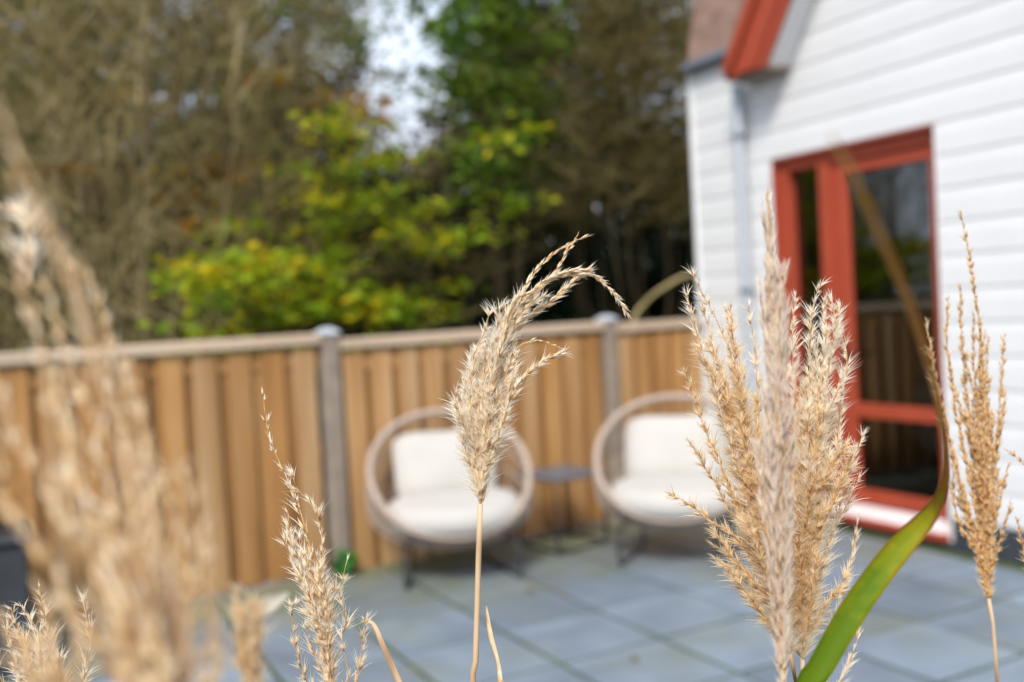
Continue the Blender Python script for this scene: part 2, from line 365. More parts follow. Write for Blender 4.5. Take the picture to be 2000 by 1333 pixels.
for a, c in zip(posts[:-1], posts[1:]):
    x0, x1 = a+.057, (c-.057 if c != 2.87 else c)
    zz = zf((x0+x1)/2)
    b = MB(); b.box((x0, -.05, 1.275+zz), (x1, .05, 1.335+zz), .006); fmb('cap_rail', b, M['capwood'])
    for zr in (0.12, 0.62, 1.155):
        b = MB(); b.box((x0, -.006 if zr > 1 else .026, zr+zz), (x1, .006 if zr > 1 else .05, zr+.085+zz), .002); fmb('rail', b, M['board'])
    pitch = 0.188; n = int(math.ceil((x1-x0)/pitch)); pitch = (x1-x0)/n
    for k in range(n):
        xa = x0+k*pitch+.02; bw = 0.126+random.uniform(-.004, .004)
        xb = min(xa+bw, x1-.003)
        b = MB(); b.box((xa, -.025, .01+zz), (xb, -.007, 1.258+zz+random.uniform(-.006, .004)), .003)
        fmb('board', b, M['board2'] if random.random() < .55 else M['board'])
        xa = x0+k*pitch-.035; xb = min(xa+.118, x1); xa = max(xa, x0)
        b = MB(); b.box((xa, .007, .01+zz), (xb, .025, 1.255+zz), .003); fmb('board', b, M['board'])
    b = MB(); b.box((x0, -.02, -.22+zz), (x1, .02, .008+zz), .004); fmb('gravel_board', b, M['concrete'])

# ------------------------------------------------------------------ house
W = 4.64
house = empty('house', (W, 4.2, 0)); tag(house, 'white clapboard house with red trim beside the patio', 'house')
DY0, DY1, DZ0, DZ1 = 3.655, 4.915, 0.03, 2.305
HC = 5.69; HR = -0.6                                  # left corner, far right end
# backing wall round the opening (outer skin 1 cm behind the boards)
wb = MB(); x0, x1 = W+.012, W+.20
wb.box((x0, HR, 0.0), (x1, DY0, 3.10)); wb.box((x0, DY1, 0.0), (x1, HC, 3.10)); wb.box((x0, DY0, DZ1), (x1, DY1, 3.10)); wb.box((x0, DY0, -.05), (x1, DY1, .03))
wb.obj('wall', M['white'], house)
gy0, gz0, gk = 5.06, 2.90, 1.45                       # gable: foot and slope
gym = 2.75; gap = gz0+(gy0-gym)*gk
g = MB(); v = [(W+.013, 2*gym-gy0+.25, 3.1), (W+.013, gy0-.14, 3.1), (W+.013, gym, gap-.32)]
v += [(x+.186, y, z) for x, y, z in v]
g.add(v, [(0,2,1),(3,4,5),(0,1,4,3),(1,2,5,4),(2,0,3,5)]); g.obj('gable_wall', M['white'], house)
# lap boards with hollow upper edge
def board_mesh(ya, yb, z, h, ya2=None, yb2=None):
    ya2 = ya if ya2 is None else ya2; yb2 = yb if yb2 is None else yb2
    prof = [(-.002, 0.0), (-.0135, 0.0015), (-.0155, 0.008), (-.0155, h*.60), (-.0148, h*.70), (-.0132, h*.80), (-.0115, h*.90), (-.0105, h), (.010, h)]
    v = []; f = []
    for (dx, dz) in prof:
        t = dz/h
        v.append((W+dx, ya+(ya2-ya)*t, z+dz)); v.append((W+dx, yb+(yb2-yb)*t, z+dz))
    for i in range(len(prof)-1): f.append((2*i, 2*i+2, 2*i+3, 2*i+1))
    f.append(tuple(2*i for i in range(len(prof)))[::-1]); f.append(tuple(2*i+1 for i in range(len(prof))))
    return v, f
SH = 0.1795; z = 2.312 - 12*SH + 0.002
def siding(ya, yb, z, h=SH-.0015, **k):
    v, f = board_mesh(ya, yb, z, h, **k); obj('siding_board', v, f, M['white'], house)
zs = [z+SH*k for k in range(40)]
for z in zs:
    if z < .05 or z > gap-.5: continue
    if z+SH > 3.13:
        yl = lambda zz: gy0-(zz-gz0)/gk-.10
        ya, yb = 2*gym-yl(z), yl(z); ya2, yb2 = 2*gym-yl(z+SH), yl(z+SH)
        if yb-ya < .3: continue
        siding(ya, yb, z, ya2=ya2, yb2=yb2); continue
    if z < DZ1-.03:
        siding(HR, DY0-.004, z); siding(DY1+.004, HC, z)
    else: siding(HR, HC, z)
zmin = min(zz for zz in zs if zz >= .05)
b = MB(); b.box((W-.012, HR, -.06), (W+.01, DY0-.002, zmin-.004), .003); b.obj('plinth', M['plinth'], house)
b = MB(); b.box((W-.012, DY1+.002, -.06), (W+.01, HC, zmin-.004), .003); b.obj('plinth', M['plinth'], house)
b = MB(); b.box((W-.02, DY0-.001, -.06), (W+.01, DY1+.001, .028), .003); b.obj('plinth', M['plinth'], house)
b = MB(); b.box((W-.032, HC, -.05), (W+.22, HC+.03, 3.06), .004); b.obj('corner_board', M['white'], house)
# side of the house that turns away
b = MB(); b.box((W+.22, HC-.16, 0), (W+5.0, HC+.01, 3.06)); b.obj('side_wall', M['white'], house)
b = MB(); b.box((W+4.8, HR, 0), (W+5.0, HC-.17, 3.06)); b.obj('rear_wall', M['white'], house)
b = MB(); b.box((W+.21, HR, 0), (W+4.79, HR+.2, 3.06)); b.obj('side_wall', M['white'], house)
b = MB(); b.box((W+.21, HR+.21, 2.56), (W+4.79, HC-.17, 2.7)); b.obj('ceiling', M['room'], house)
b = MB(); b.box((W+.21, HR+.21, -.02), (W+4.79, HC-.17, .05)); b.obj('floor', M['room'], house)
b = MB(); b.box((W+2.6, HR+.22, .06), (W+2.7, HC-.18, 2.55)); b.obj('room_wall', M['room'], house)
# gutter line and steep tiled roof left of the gable
def roof_x(z): return W-.03+(z-3.12)*.22
b = MB(); b.box((W-.10, 5.03, 3.055), (W+.06, HC+.02, 3.115), .012); b.obj('gutter', M['zincdark'], house)
rv = []; 
rf = MB(); zt = 5.8
rf.add([(roof_x(3.12)+.03, HR, 3.12), (roof_x(3.12)+.03, HC, 3.12), (roof_x(zt)+.03, HC, zt), (roof_x(zt)+.03, HR, zt), (W+4.9, HC, 3.12), (W+4.9, HC, zt), (W+4.9, HR, 3.12), (W+4.9, HR, zt)],
       [(0,1,2,3), (1,4,5,2), (3,2,5,7), (0,3,7,6), (4,6,7,5), (0,6,4,1)])
roof = rf.obj('roof', M['rooftile'], house)
b = MB(); b.box((-.012, -.098, 0), (.012, .098, .30), .006)
rt_me = mesh_from('roof_tile', b.v, b.f, M['rooftile'])
tilt = math.atan(.22)
roff = np.array(house.location)
for r in range(6):
    for c in range(4):
        zz = 3.125+r*.22; yy = HC-.10-c*.2+(.1 if r % 2 else 0)*0
        inst('roof_tile', rt_me, tuple(np.array([roof_x(zz)-.004, yy, zz])-roff), roof, (0, tilt-.05, 0))
# barge boards and boxed eave
XB = W-.24
def gable_strip(name, o0, o1, xa, xb, m, parent, left=True, zcut=2.835, th=0):
    """board along the gable slope between offsets o0..o1 (horizontal metres inward from the foot line)"""
    def ln(o, z): return gy0-o-(z-gz0)/gk
    def pts(o): return [(ln(o, zcut), zcut), (gym, gz0+(gy0-o-gym)*gk)]
    a, bb = pts(o0), pts(o1)
    q = [a[0], bb[0], bb[1], a[1]]
    if not left: q = [(2*gym-y, z) for y, z in q]
    v = [(xa, y, z) for y, z in q]+[(xb, y, z) for y, z in q]
    return obj(name, v, [(0,1,2,3), (7,6,5,4), (0,4,5,1), (1,5,6,2), (2,6,7,3), (3,7,4,0)], m, parent)
for left in (True, False):
    bg_ = gable_strip('barge_board', 0.0, .385, XB, XB+.035, M['red'], house, left, 2.855)
    gable_strip('moulding', -.02, .075, XB-.03, XB-.002, M['red'], bg_, left, 2.90)
    gable_strip('moulding', .15, .30, XB-.014, XB-.002, M['red'], bg_, left, 2.862)
    gable_strip('soffit', .33, .375, XB+.037, W-.026, M['white'], house, left, 2.87)
    gable_strip('verge_roof', -.06, -.003, XB-.02, W+2.2, M['rooftile'], house, left, 3.0)
    s = 1 if left else -1
    ya, yb = gy0+.03, gy0-.365
    if not left: ya, yb = 2*gym-ya, 2*gym-yb
    b = MB(); b.box((XB+.037, min(ya, yb), 2.842), (W-.026, max(ya, yb), 2.867), .003); b.obj('eave_box', M['concrete'], house)
# downpipe
dp = MB(); yp = 5.135; xp = W-.085
dp.tube(spline([(xp, yp, 2.84), (xp, yp, 2.2), (xp, yp, 1.0), (xp, yp, .02)], 12), .036, 14)
pipe = dp.obj('downpipe', M['zinc'], house, smooth=True)
for zz in (2.50, 1.47, .6):
    b = MB(); b.lathe([(.037, -.02), (.043, -.018), (.043, .018), (.037, .02)], (xp, yp, zz), 16); b.box((xp+.036, yp-.012, zz-.012), (W-.02, yp+.012, zz+.012)); b.obj('bracket', M['zincdark'], pipe)
# door set
XF = W+.02
def fr(name, ya, yb, za, zb, xa, xb, m=M['red'], parent=house, bev=.004):
    b = MB(); b.box((xa, ya, za), (xb, yb, zb), bev); return b.obj(name, m, parent)
dset = empty('door_frame', (0, 0, 0), parent=house)
fr('jamb', DY1-.10, DY1-.001, .10, DZ1-.002, XF, XF+.12, parent=dset)
fr('jamb', DY0+.001, DY0+.065, .10, DZ1-.002, XF, XF+.12, parent=dset)
fr('head', DY0+.066, DY1-.101, DZ1-.085, DZ1-.002, XF, XF+.12, parent=dset)
fr('mullion', 4.46, 4.555, .10, DZ1-.086, XF-.004, XF+.12, parent=dset)
fr('reveal', DY0+.0005, DY0+.012, .03, DZ1-.002, W-.022, XF-.001, M['white'], dset, .001)
fr('reveal', DY1-.012, DY1-.0005, .10, DZ1-.002, W-.022, XF-.001, M['red'], dset, .001)
fr('reveal', DY0+.013, DY1-.013, DZ1-.012, DZ1-.001, W-.022, XF-.001, M['red'], dset, .001)
fr('sill', DY0+.013, DY1-.002, .032, .075, W-.062, XF+.12, parent=dset)
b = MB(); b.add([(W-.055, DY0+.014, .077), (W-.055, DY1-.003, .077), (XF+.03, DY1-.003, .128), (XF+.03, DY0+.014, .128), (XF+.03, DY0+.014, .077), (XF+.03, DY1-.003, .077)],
                [(0, 3, 2, 1), (0, 1, 5, 4), (2, 3, 4, 5), (0, 4, 3), (1, 2, 5)]); b.obj('threshold', M['alu'], dset)  # pale wedge standing for the sky reflected on the red sill
fr('bottom_rail', 4.556, DY1-.101, .13, .19, XF+.034, XF+.10, parent=dset)
fr('pane', 4.556, DY1-.101, .191, DZ1-.086, XF+.060, XF+.066, M['glass'], dset, 0)
XL = XF+.022
leaf = empty('door_leaf', (0, 0, 0), parent=house)
fr('stile', 4.352, 4.457, .14, DZ1-.088, XL, XL+.06, parent=leaf); fr('stile', DY0+.068, DY0+.10, .14, DZ1-.088, XL, XL+.06, parent=leaf)
fr('top_rail', DY0+.101, 4.351, DZ1-.165, DZ1-.088, XL, XL+.06, parent=leaf)
fr('middle_rail', DY0+.101, 4.351, .665, .748, XL, XL+.06, parent=leaf)
fr('bottom_rail', DY0+.101, 4.351, .14, .225, XL, XL+.06, parent=leaf)
fr('pane', DY0+.101, 4.351, .749, DZ1-.166, XL+.026, XL+.032, M['glass'], leaf, 0)
fr('pane', DY0+.101, 4.351, .226, .664, XL+.026, XL+.032, M['glass'], leaf, 0)
b = MB(); b.tube([(XL-.002, 4.40, 1.05), (XL-.045, 4.40, 1.05), (XL-.05, 4.39, 1.05), (XL-.05, 4.29, 1.05)], .009, 8); b.box((XL-.006, 4.385, .95), (XL-.0005, 4.415, 1.12), .002); b.obj('handle', M['blacksteel'], leaf)
# curtain behind the side light
cv = []; cf = []; n = 40
for k in range(n+1):
    y = 4.47+.36*k/n; x = W+.28+.025*math.sin(k*1.35)
    cv += [(x, y, .06), (x, y, 2.5)]
cf = [(2*k, 2*k+2, 2*k+3, 2*k+1) for k in range(n)]
obj('curtain', cv, cf, M['curtain'], house, smooth=True)

# ------------------------------------------------------------------ lounge chairs
def chair(loc, rz, label):
    c = empty('lounge_chair', (*loc, 0), rz); tag(c, label, 'chair', 'rope lounge chairs by the fence')
    add = lambda name, mb, m, parent=c, smooth=True: obj(name, mb.v, mb.f, m, parent, smooth=smooth, origin=(0, 0, 0))
    n = 220; th = np.linspace(0, 2*math.pi, n, endpoint=False)
    def rim(t):
        s, k = np.sin(t), np.cos(t)
        u = (1-s)/2                                # 0 top .. 1 bottom
        x = .440*np.sign(k)*np.abs(k)**.93
        z = .865-.60*u**1.0
        y = .30-.64*u**1.15
        return np.stack([x, y, z], -1)
    P = rim(th)
    d = MB(); d.tube(P, .0195+.0018*np.sin(np.arange(n)*2*math.pi/4), 12, closed=True)
    add('rim', d, M['rope'])
    def inner(t):
        return np.stack([.27*np.cos(t), .10+.20*np.sin(t), np.full_like(t, .245)+.03*np.sin(t)], -1)
    cords = MB(); nc = 66
    for k in range(nc):
        t = np.array([2*math.pi*k/nc]); a, e = rim(t)[0], inner(t)[0]
        s = np.linspace(0, 1, 7)[:, None]
        out = np.array([.10*np.cos(t[0]), .12*max(np.sin(t[0]), 0)+.02, -.07])
        pts = a*(1-s)+e*s+out*np.sin(math.pi*s)*.9
        cords.tube(pts, .0045, 4, cap=False)
    for q in (.2, .4, .6, .8):
        t = np.linspace(0, 2*math.pi, 60, endpoint=False)
        out = np.stack([.10*np.cos(t), .12*np.maximum(np.sin(t), 0)+.02, np.full_like(t, -.07)], -1)
        cords.tube(rim(t)*(1-q)+inner(t)*q+out*math.sin(math.pi*q)*.9, .0062, 4, closed=True)
    o = add('cord_weave', cords, M['rope'], smooth=False); o['kind'] = 'stuff'
    sr = MB(); t = np.linspace(0, 2*math.pi, 40, endpoint=False); sr.tube(inner(t), .013, 8, closed=True); add('seat_ring', sr, M['blacksteel'])
    pl = MB(); I = inner(np.linspace(0, 2*math.pi, 30, endpoint=False)); pl.add(np.vstack([I*[.97, .97, 1], I*[.97, .97, 1]-[0, 0, .012]]), [tuple(range(30)), tuple(range(59, 29, -1))]+[(k, k+30, (k+1) % 30+30, (k+1) % 30) for k in range(30)])
    add('seat_base', pl, M['rope'], smooth=False)
    for sx in (-1, 1):
        pts = [(sx*.24, -.10, .235), (sx*.285, -.20, .22), (sx*.305, -.265, .17), (sx*.307, -.28, .10), (sx*.307, -.28, .03), (sx*.303, -.27, .012), (sx*.29, -.22, .011), (sx*.225, .12, .011), (sx*.215, .20, .011), (sx*.212, .22, .03), (sx*.21, .22, .10), (sx*.20, .20, .22), (sx*.19, .18, .235)]
        l = MB(); l.tube(spline(pts, 60), .0095, 8); add('sled_leg', l, M['blacksteel'])
    return c
def cushion_np(n, fx, fy, fz, p=4.0):
    """pillow: superellipse outline fx x fy, thickness fz, softly pinched edges; returns verts, quads in local coordinates (z thick)"""
    v = []; f = []
    g = np.linspace(-1, 1, n)
    for side in (1, -1):
        for i in range(n):
            for j in range(n):
                a, b = g[i], g[j]
                # square to rounded outline
                r = max(abs(a), abs(b)); q = (abs(a)**p+abs(b)**p)**(1/p) if r > 0 else 1
                k = r/q if q > 0 else 1
                h = max(0.0, 1-r**3.2)**.55
                v.append((a*k*fx, b*k*fy, side*h*fz))
    for s in (0, 1):
        for i in range(n-1):
            for j in range(n-1):
                o = s*n*n; q = (o+i*n+j, o+(i+1)*n+j, o+(i+1)*n+j+1, o+i*n+j+1)
                f.append(q if s == 0 else q[::-1])
    return np.array(v), f
def chair_cushions(c, rz, l1, l2):
    loc = np.array(c.location); Rz = np.array(Matrix.Rotation(rz, 3, 'Z'))
    # seat cushion: thick round pad
    prof = [(.0, .085), (.20, .084), (.30, .076), (.355, .058), (.378, .025), (.381, -.01), (.368, -.045), (.33, -.062), (.20, -.066), (0, -.066)]
    v = []; f = []; n = 40
    for r, z in prof:
        for k in range(n):
            a = 2*math.pi*k/n; rr = max(r, .002)
            v.append((rr*math.cos(a)*.985, rr*math.sin(a)*.86, z+.004*math.sin(3*a+1)*(r > .2)))
    for i in range(len(prof)-1):
        for k in range(n): f.append((i*n+k, (i+1)*n+k, (i+1)*n+(k+1) % n, i*n+(k+1) % n))
    V = np.array(v)@np.array(Matrix.Rotation(R_(4), 3, 'X')).T + np.array([0, -.055, .350])
    o = obj('seat_cushion', V@Rz.T+loc, f, M['cushion'], smooth=True, origin=tuple(loc+Rz@np.array([0, -.03, .30]))); tag(o, l1, 'cushion', 'cream seat cushions')
    V, f = cushion_np(17, .287, .205, .075, 6)
    V = V+np.stack([0*V[:, 0], 0*V[:, 0], .006*np.sin(V[:, 0]*19+1)*np.cos(V[:, 1]*14)], 1)
    V = V@np.array(Matrix.Rotation(R_(62), 3, 'X')).T + np.array([-.005, .185, .575])
    o = obj('back_pillow', V@Rz.T+loc, f, M['cushion'], smooth=True, origin=tuple(loc+Rz@np.array([0, .2, .42]))); tag(o, l2, 'pillow', 'cream back pillows')
rz1 = R_(-16.1); f1 = np.array([2.175, 4.735]); c1 = f1+.28*np.array([-math.sin(rz1), math.cos(rz1)])
ch1 = chair(c1, rz1, 'round taupe rope lounge chair in the middle of the fence, partly behind the drooping plume')
chair_cushions(ch1, rz1, 'round cream seat cushion on the chair behind the drooping plume', 'square cream back pillow on the chair behind the drooping plume')
rz2 = R_(-40); fl = np.array([3.00, 4.495]); Rm = lambda a, x, y: np.array([x*math.cos(a)-y*math.sin(a), x*math.sin(a)+y*math.cos(a)])
c2 = fl+Rm(rz2, .307, .28)
ch2 = chair(c2, rz2, 'round taupe rope lounge chair nearest the house, partly behind the big golden plumes')
chair_cushions(ch2, rz2, 'round cream seat cushion on the chair nearest the house', 'square cream back pillow on the chair nearest the house')

# ------------------------------------------------------------------ side table
tf = np.array([2.885, 4.95]); ta = R_(8); ts = .37
tab = empty('side_table', (*tf, 0), ta); tag(tab, 'square dark metal side table standing between the two rope chairs', 'table')
tadd = lambda n, mb, m: obj(n, mb.v, mb.f, m, tab, origin=(0, 0, 0))
b = MB(); b.box((-.012, -.012, .418), (ts+.012, ts+.012, .440), .005); tadd('table_top', b, M['slate'])
for (x, y) in ((0, 0), (ts, 0), (0, ts), (ts, ts)):
    b = MB(); b.box((x-.008, y-.008, .018), (x+.008, y+.008, .417), .002); tadd('leg', b, M['blacksteel'])
for (a, c) in (((0, 0), (ts, 0)), ((0, ts), (ts, ts)), ((0, 0), (0, ts)), ((ts, 0), (ts, ts))):
    b = MB(); b.box((min(a[0], c[0])-.009, min(a[1], c[1])-.009, .001), (max(a[0], c[0])+.009, max(a[1], c[1])+.009, .017 if a[1] == c[1] else .0165), .002); tadd('base_bar', b, M['blacksteel'])

# ------------------------------------------------------------------ planter and weed
pb = empty('planter_box', (.02, 4.87, 0)); tag(pb, 'charcoal planter box in the corner of the patio behind the blurred grass', 'planter')
b = MB(); b.box((-.46, 4.68, .0), (.13, 5.10, .56), .012); b.obj('box', M['charcoal'], pb)
b = MB(); b.box((-.48, 4.66, .562), (.15, 5.12, .59), .008); b.obj('lid_rim', M['charcoal'], pb)
# ------------------------------------------------------------------ leaves / twigs
def rand_dirs(n, g=rng):
    d = g.standard_normal((n, 3)); return d/np.linalg.norm(d, axis=1, keepdims=True)
def leaf_quads(C, size, aspect=.6, up=0.6, g=rng):
    """folded leaf blades, two triangles pairs sharing a midrib; C centres"""
    n = len(C)
    nr = rand_dirs(n, g); nr[:, 2] = np.abs(nr[:, 2])+up; nr /= np.linalg.norm(nr, axis=1, keepdims=True)
    d = np.cross(nr, rand_dirs(n, g)); d /= np.linalg.norm(d, axis=1, keepdims=True)
    s = np.cross(nr, d); L = (np.asarray(size)*g.uniform(.6, 1.25, n))[:, None]
    a = C-d*L*.5; e = C+d*L*.5-nr*L*.12
    l = C+s*L*aspect*.5+nr*L*.10-d*L*.05; r = C-s*L*aspect*.5+nr*L*.10-d*L*.05
    V = np.stack([a, l, e, r], 1).reshape(-1, 3)
    i = np.arange(n)[:, None]*4
    F = np.concatenate([i+np.array([[0, 2, 1]]), i+np.array([[0, 3, 2]])], 0)
    return V, F
def twigs_np(A, B, bend, r0, seg=4, g=rng):
    """thin three-sided tapering curved twigs from A to B"""
    n = len(A); t = np.linspace(0, 1, seg+1)
    P = A[:, None]*(1-t)[None, :, None]+B[:, None]*t[None, :, None]+bend[:, None]*(np.sin(math.pi*t)*1.0)[None, :, None]
    T = B-A; T /= np.linalg.norm(T, axis=1, keepdims=True)+1e-9
    X = np.cross(T, rand_dirs(n, g)); X /= np.linalg.norm(X, axis=1, keepdims=True)+1e-9; Y = np.cross(T, X)
    rad = np.asarray(r0)[:, None]*(1-.75*t)[None]
    V = []
    for k in range(3):
        a = 2*math.pi*k/3
        V.append(P+rad[..., None]*(math.cos(a)*X+math.sin(a)*Y)[:, None])
    V = np.stack(V, 2).reshape(-1, 3)           # n, seg+1, 3
    base = (np.arange(n)*(seg+1)*3)[:, None, None]; s = (np.arange(seg)*3)[None, :, None]
    F = []
    for k in range(3):
        k2 = (k+1) % 3
        F.append(np.concatenate([base+s+k, base+s+k2, base+s+3+k2, base+s+3+k], 2).reshape(-1, 4))
    return V, np.concatenate(F, 0), P

def bare_shrub(px, depth, h, spread, nst, ntw, m, label, group, leaves=None, lean=0.0, name='bare_shrub', low=.15, cat='shrub', sm='bark', rt=.0055, vert=.35, n2f=2.0, sr=.024, seed=0):
    g = np.random.default_rng(1000+seed)
    b0 = ground_at(px, depth); b0[2] = -.06
    e = empty(name, tuple(b0)); tag(e, label, cat, group)
    allP = []
    for k in range(nst):
        a = g.uniform(0, 2*math.pi); rr = spread*math.sqrt(g.uniform(0, 1))
        st = b0+np.array([math.cos(a), math.sin(a), 0])*rr*.35
        hh = h*g.uniform(.6, 1.0)
        en = b0+np.array([math.cos(a)*rr*1.1+lean*h, math.sin(a)*rr*.9, hh])
        mid = st*.55+en*.45+np.array([g.normal(0, .12), g.normal(0, .12), .15*hh])
        P = spline([st, mid, en], 18); P[1:-1] += g.normal(0, .022, (16, 3))
        r = np.linspace(sr*g.uniform(.6, 1.3), .006, 18)
        V, F = tube_np(P, r, 6); obj('stem', V, F, M[sm], e, smooth=True)
        allP.append(P)
    AP = np.concatenate(allP)
    AP = AP[AP[:, 2] > low*h]
    i = g.integers(0, len(AP), ntw); A = AP[i]+g.normal(0, .03, (ntw, 3))
    d = rand_dirs(ntw, g); d[:, 2] = d[:, 2]*.6+vert; L = g.uniform(.35, 1.25, ntw)[:, None]
    B = A+d*L; bend = rand_dirs(ntw, g)*L*.16; bend[:, 2] += .08*L[:, 0]
    V, F, P = twigs_np(A, B, bend, g.uniform(.6, 1.4, ntw)*rt, 4, g)
    # second order
    n2 = int(ntw*n2f); i = g.integers(0, ntw, n2); j = g.integers(1, 5, n2); A2 = P[i, j]
    d = rand_dirs(n2, g); d[:, 2] = d[:, 2]*.6+.1; L2 = g.uniform(.15, .6, n2)[:, None]
    V2, F2, P2 = twigs_np(A2, A2+d*L2, rand_dirs(n2, g)*L2*.15, g.uniform(.5, 1.1, n2)*rt*.62, 3, g)
    F2 = F2+len(V)
    o = obj('twigs', np.concatenate([V, V2]), np.concatenate([F, F2]), m, e); o['kind'] = 'stuff'
    if leaves:
        lm, nl, ls, zlo, zhi = leaves
        Q = P2.reshape(-1, 3); Q = Q[(Q[:, 2] > zlo) & (Q[:, 2] < zhi)]
        # leaves sit in sprays: pick spray centres, then scatter round them
        nc = max(1, nl//26); c = Q[g.integers(0, len(Q), nc)]
        C = np.repeat(c, 26, 0)+g.normal(0, 1, (nc*26, 3))*[.15, .15, .035]
        Vl, Fl = leaf_quads(C, np.full(len(C), ls), .7, .8, g)
        o = obj('leaves', Vl, Fl, M[lm], e); o['kind'] = 'stuff'
    return e
def evergreen(px, depth, blobs, m, nl, ls, label, group, name='evergreen_shrub', cat='shrub', seed=0, tw='barkdark'):
    """leafy crown: leaves on shells of several clumps; blobs = (dx along image, dz centre, rx, ry, rz)"""
    g = np.random.default_rng(2000+seed)
    b0 = ground_at(px, depth); b0[2] = -.06
    e = empty(name, tuple(b0)); tag(e, label, cat, group)
    top = max(bz for _, bz, *_ in blobs)
    for k in range(3):
        dx, bz, *_ = blobs[k % len(blobs)]
        P = spline([b0+np.array([g.normal(0, .1), g.normal(0, .1), 0]), b0+RT*dx*.4+np.array([0, 0, bz*.5]), b0+RT*dx+np.array([0, 0, bz])], 10)
        V, F = tube_np(P, np.linspace(.07, .02, 10), 7); obj('trunk', V, F, M[tw], e, smooth=True)
    wts = np.array([rx*ry*rz for _, _, rx, ry, rz in blobs])**.67; wts /= wts.sum()
    Vs = []; Fs = []; off = 0
    for (dx, bz, rx, ry, rz), wt in zip(blobs, wts):
        n = int(nl*wt); nc = max(8, n//30)
        d = rand_dirs(nc, g); rr = g.uniform(.35, 1.0, nc)[:, None]**.5*g.uniform(.8, 1.12, nc)[:, None]
        cc = d*rr*np.array([rx, ry, rz])
        k = g.integers(0, nc, n); C = cc[k]+g.normal(0, .10, (n, 3))
        C = C@np.array([[RT[0], RT[1], 0], [-RT[1], RT[0], 0], [0, 0, 1]])+b0+RT*dx*np.array([1, 1, 0])+np.array([0, 0, bz])
        C = C[C[:, 2] > .02]
        V, F = leaf_quads(C, np.full(len(C), ls), .62, .5, g); Vs.append(V); Fs.append(F+off); off += len(V)
    o = obj('crown', np.concatenate(Vs), np.concatenate(Fs), M[m], e); o['kind'] = 'stuff'
    return e

# ---- the wood behind the fence
TH = 'bare thicket shrubs behind the fence'
TH2 = 'olive brown shrubs behind the fence by the house'
bare_shrub(-120, 7.6, 5.2, 1.3, 14, 560, M['twig'], 'tan leafless shrub at the outer end of the fence', TH, lean=-.02, rt=.0075, vert=.8, n2f=1.5, sr=.020, seed=1)
bare_shrub(70, 8.6, 6.0, 1.3, 15, 640, M['twig'], 'tall tan leafless shrub behind the near end of the fence', TH, leaves=('leaf_green', 1500, .07, .5, 6), rt=.0075, vert=.8, n2f=1.5, sr=.020, seed=2)
bare_shrub(230, 7.7, 5.6, 1.1, 14, 560, M['twig'], 'tan leafless shrub with upright stems beside the lime green bush', TH, rt=.0075, vert=.8, n2f=1.5, sr=.020, seed=3)
bare_shrub(380, 9.2, 6.6, 1.4, 15, 700, M['twig'], 'tall tan leafless shrub rising above the lime green bush', TH, leaves=('leaf_green', 1300, .07, .5, 7), rt=.0075, vert=.8, n2f=1.5, sr=.020, seed=4)
bare_shrub(570, 10.6, 6.6, 1.1, 9, 480, M['twig'], 'leafless shrub behind the orange leaves', TH, seed=5)
bare_shrub(1040, 9.9, 4.6, 1.0, 8, 460, M['twigdark'], 'olive brown shrub behind the drooping plume', TH2, leaves=('leaf_olive', 900, .07, .9, 6), low=.38, sm='barkdark', seed=6)
bare_shrub(1190, 8.7, 5.2, .8, 10, 700, M['twigdark'], 'dense olive brown shrub behind the second fence post', TH2, leaves=('leaf_olive', 900, .07, .9, 6), low=.38, sm='barkdark', seed=7)
bare_shrub(1290, 8.2, 5.6, .85, 10, 720, M['twigdark'], 'dense olive brown shrub next to the house corner', TH2, leaves=('leaf_olive', 700, .07, .9, 6), low=.38, sm='barkdark', seed=8)
bare_shrub(1390, 9.4, 6.2, 1.3, 10, 640, M['twigdark'], 'tall olive brown shrub partly hidden by the house corner', TH2, low=.38, sm='barkdark', seed=9)
# lime green shrub with autumn leaves
LG = 'green and yellow leaved shrubs over the fence'
bare_shrub(575, 7.0, 2.2, .52, 8, 130, M['twigdark'], 'low lime green shrub leaning over the fence', LG, leaves=('leaf_lime', 1500, .10, 1.0, 1.95), name='leafy_shrub', sm='barkdark', low=.3, seed=20)
bare_shrub(700, 7.2, 2.8, .50, 8, 120, M['twigdark'], 'lime green shrub with yellow leaves above the first fence post', LG, leaves=('leaf_lime', 1050, .10, 1.2, 2.75), name='leafy_shrub', sm='barkdark', low=.3, seed=21)
bare_shrub(770, 7.5, 2.9, .40, 6, 70, M['twigdark'], 'loose yellow green shrub in front of the dark evergreen', LG, leaves=('leaf_lime', 420, .10, 1.9, 2.85), name='leafy_shrub', sm='barkdark', low=.45, seed=22)
bare_shrub(480, 7.9, 3.6, .5, 5, 70, M['twigdark'], 'slender sapling with yellow and orange autumn leaves', 'orange leaved saplings', leaves=('leaf_orange', 190, .12, 2.2, 3.6), name='sapling', sm='barkdark', low=.5, cat='sapling', seed=23)
bare_shrub(610, 8.4, 4.2, .5, 5, 70, M['twigdark'], 'taller sapling with orange leaves below the bright sky gap', 'orange leaved saplings', leaves=('leaf_orange', 150, .11, 3.0, 4.4), name='sapling', sm='barkdark', low=.5, cat='sapling', seed=24)
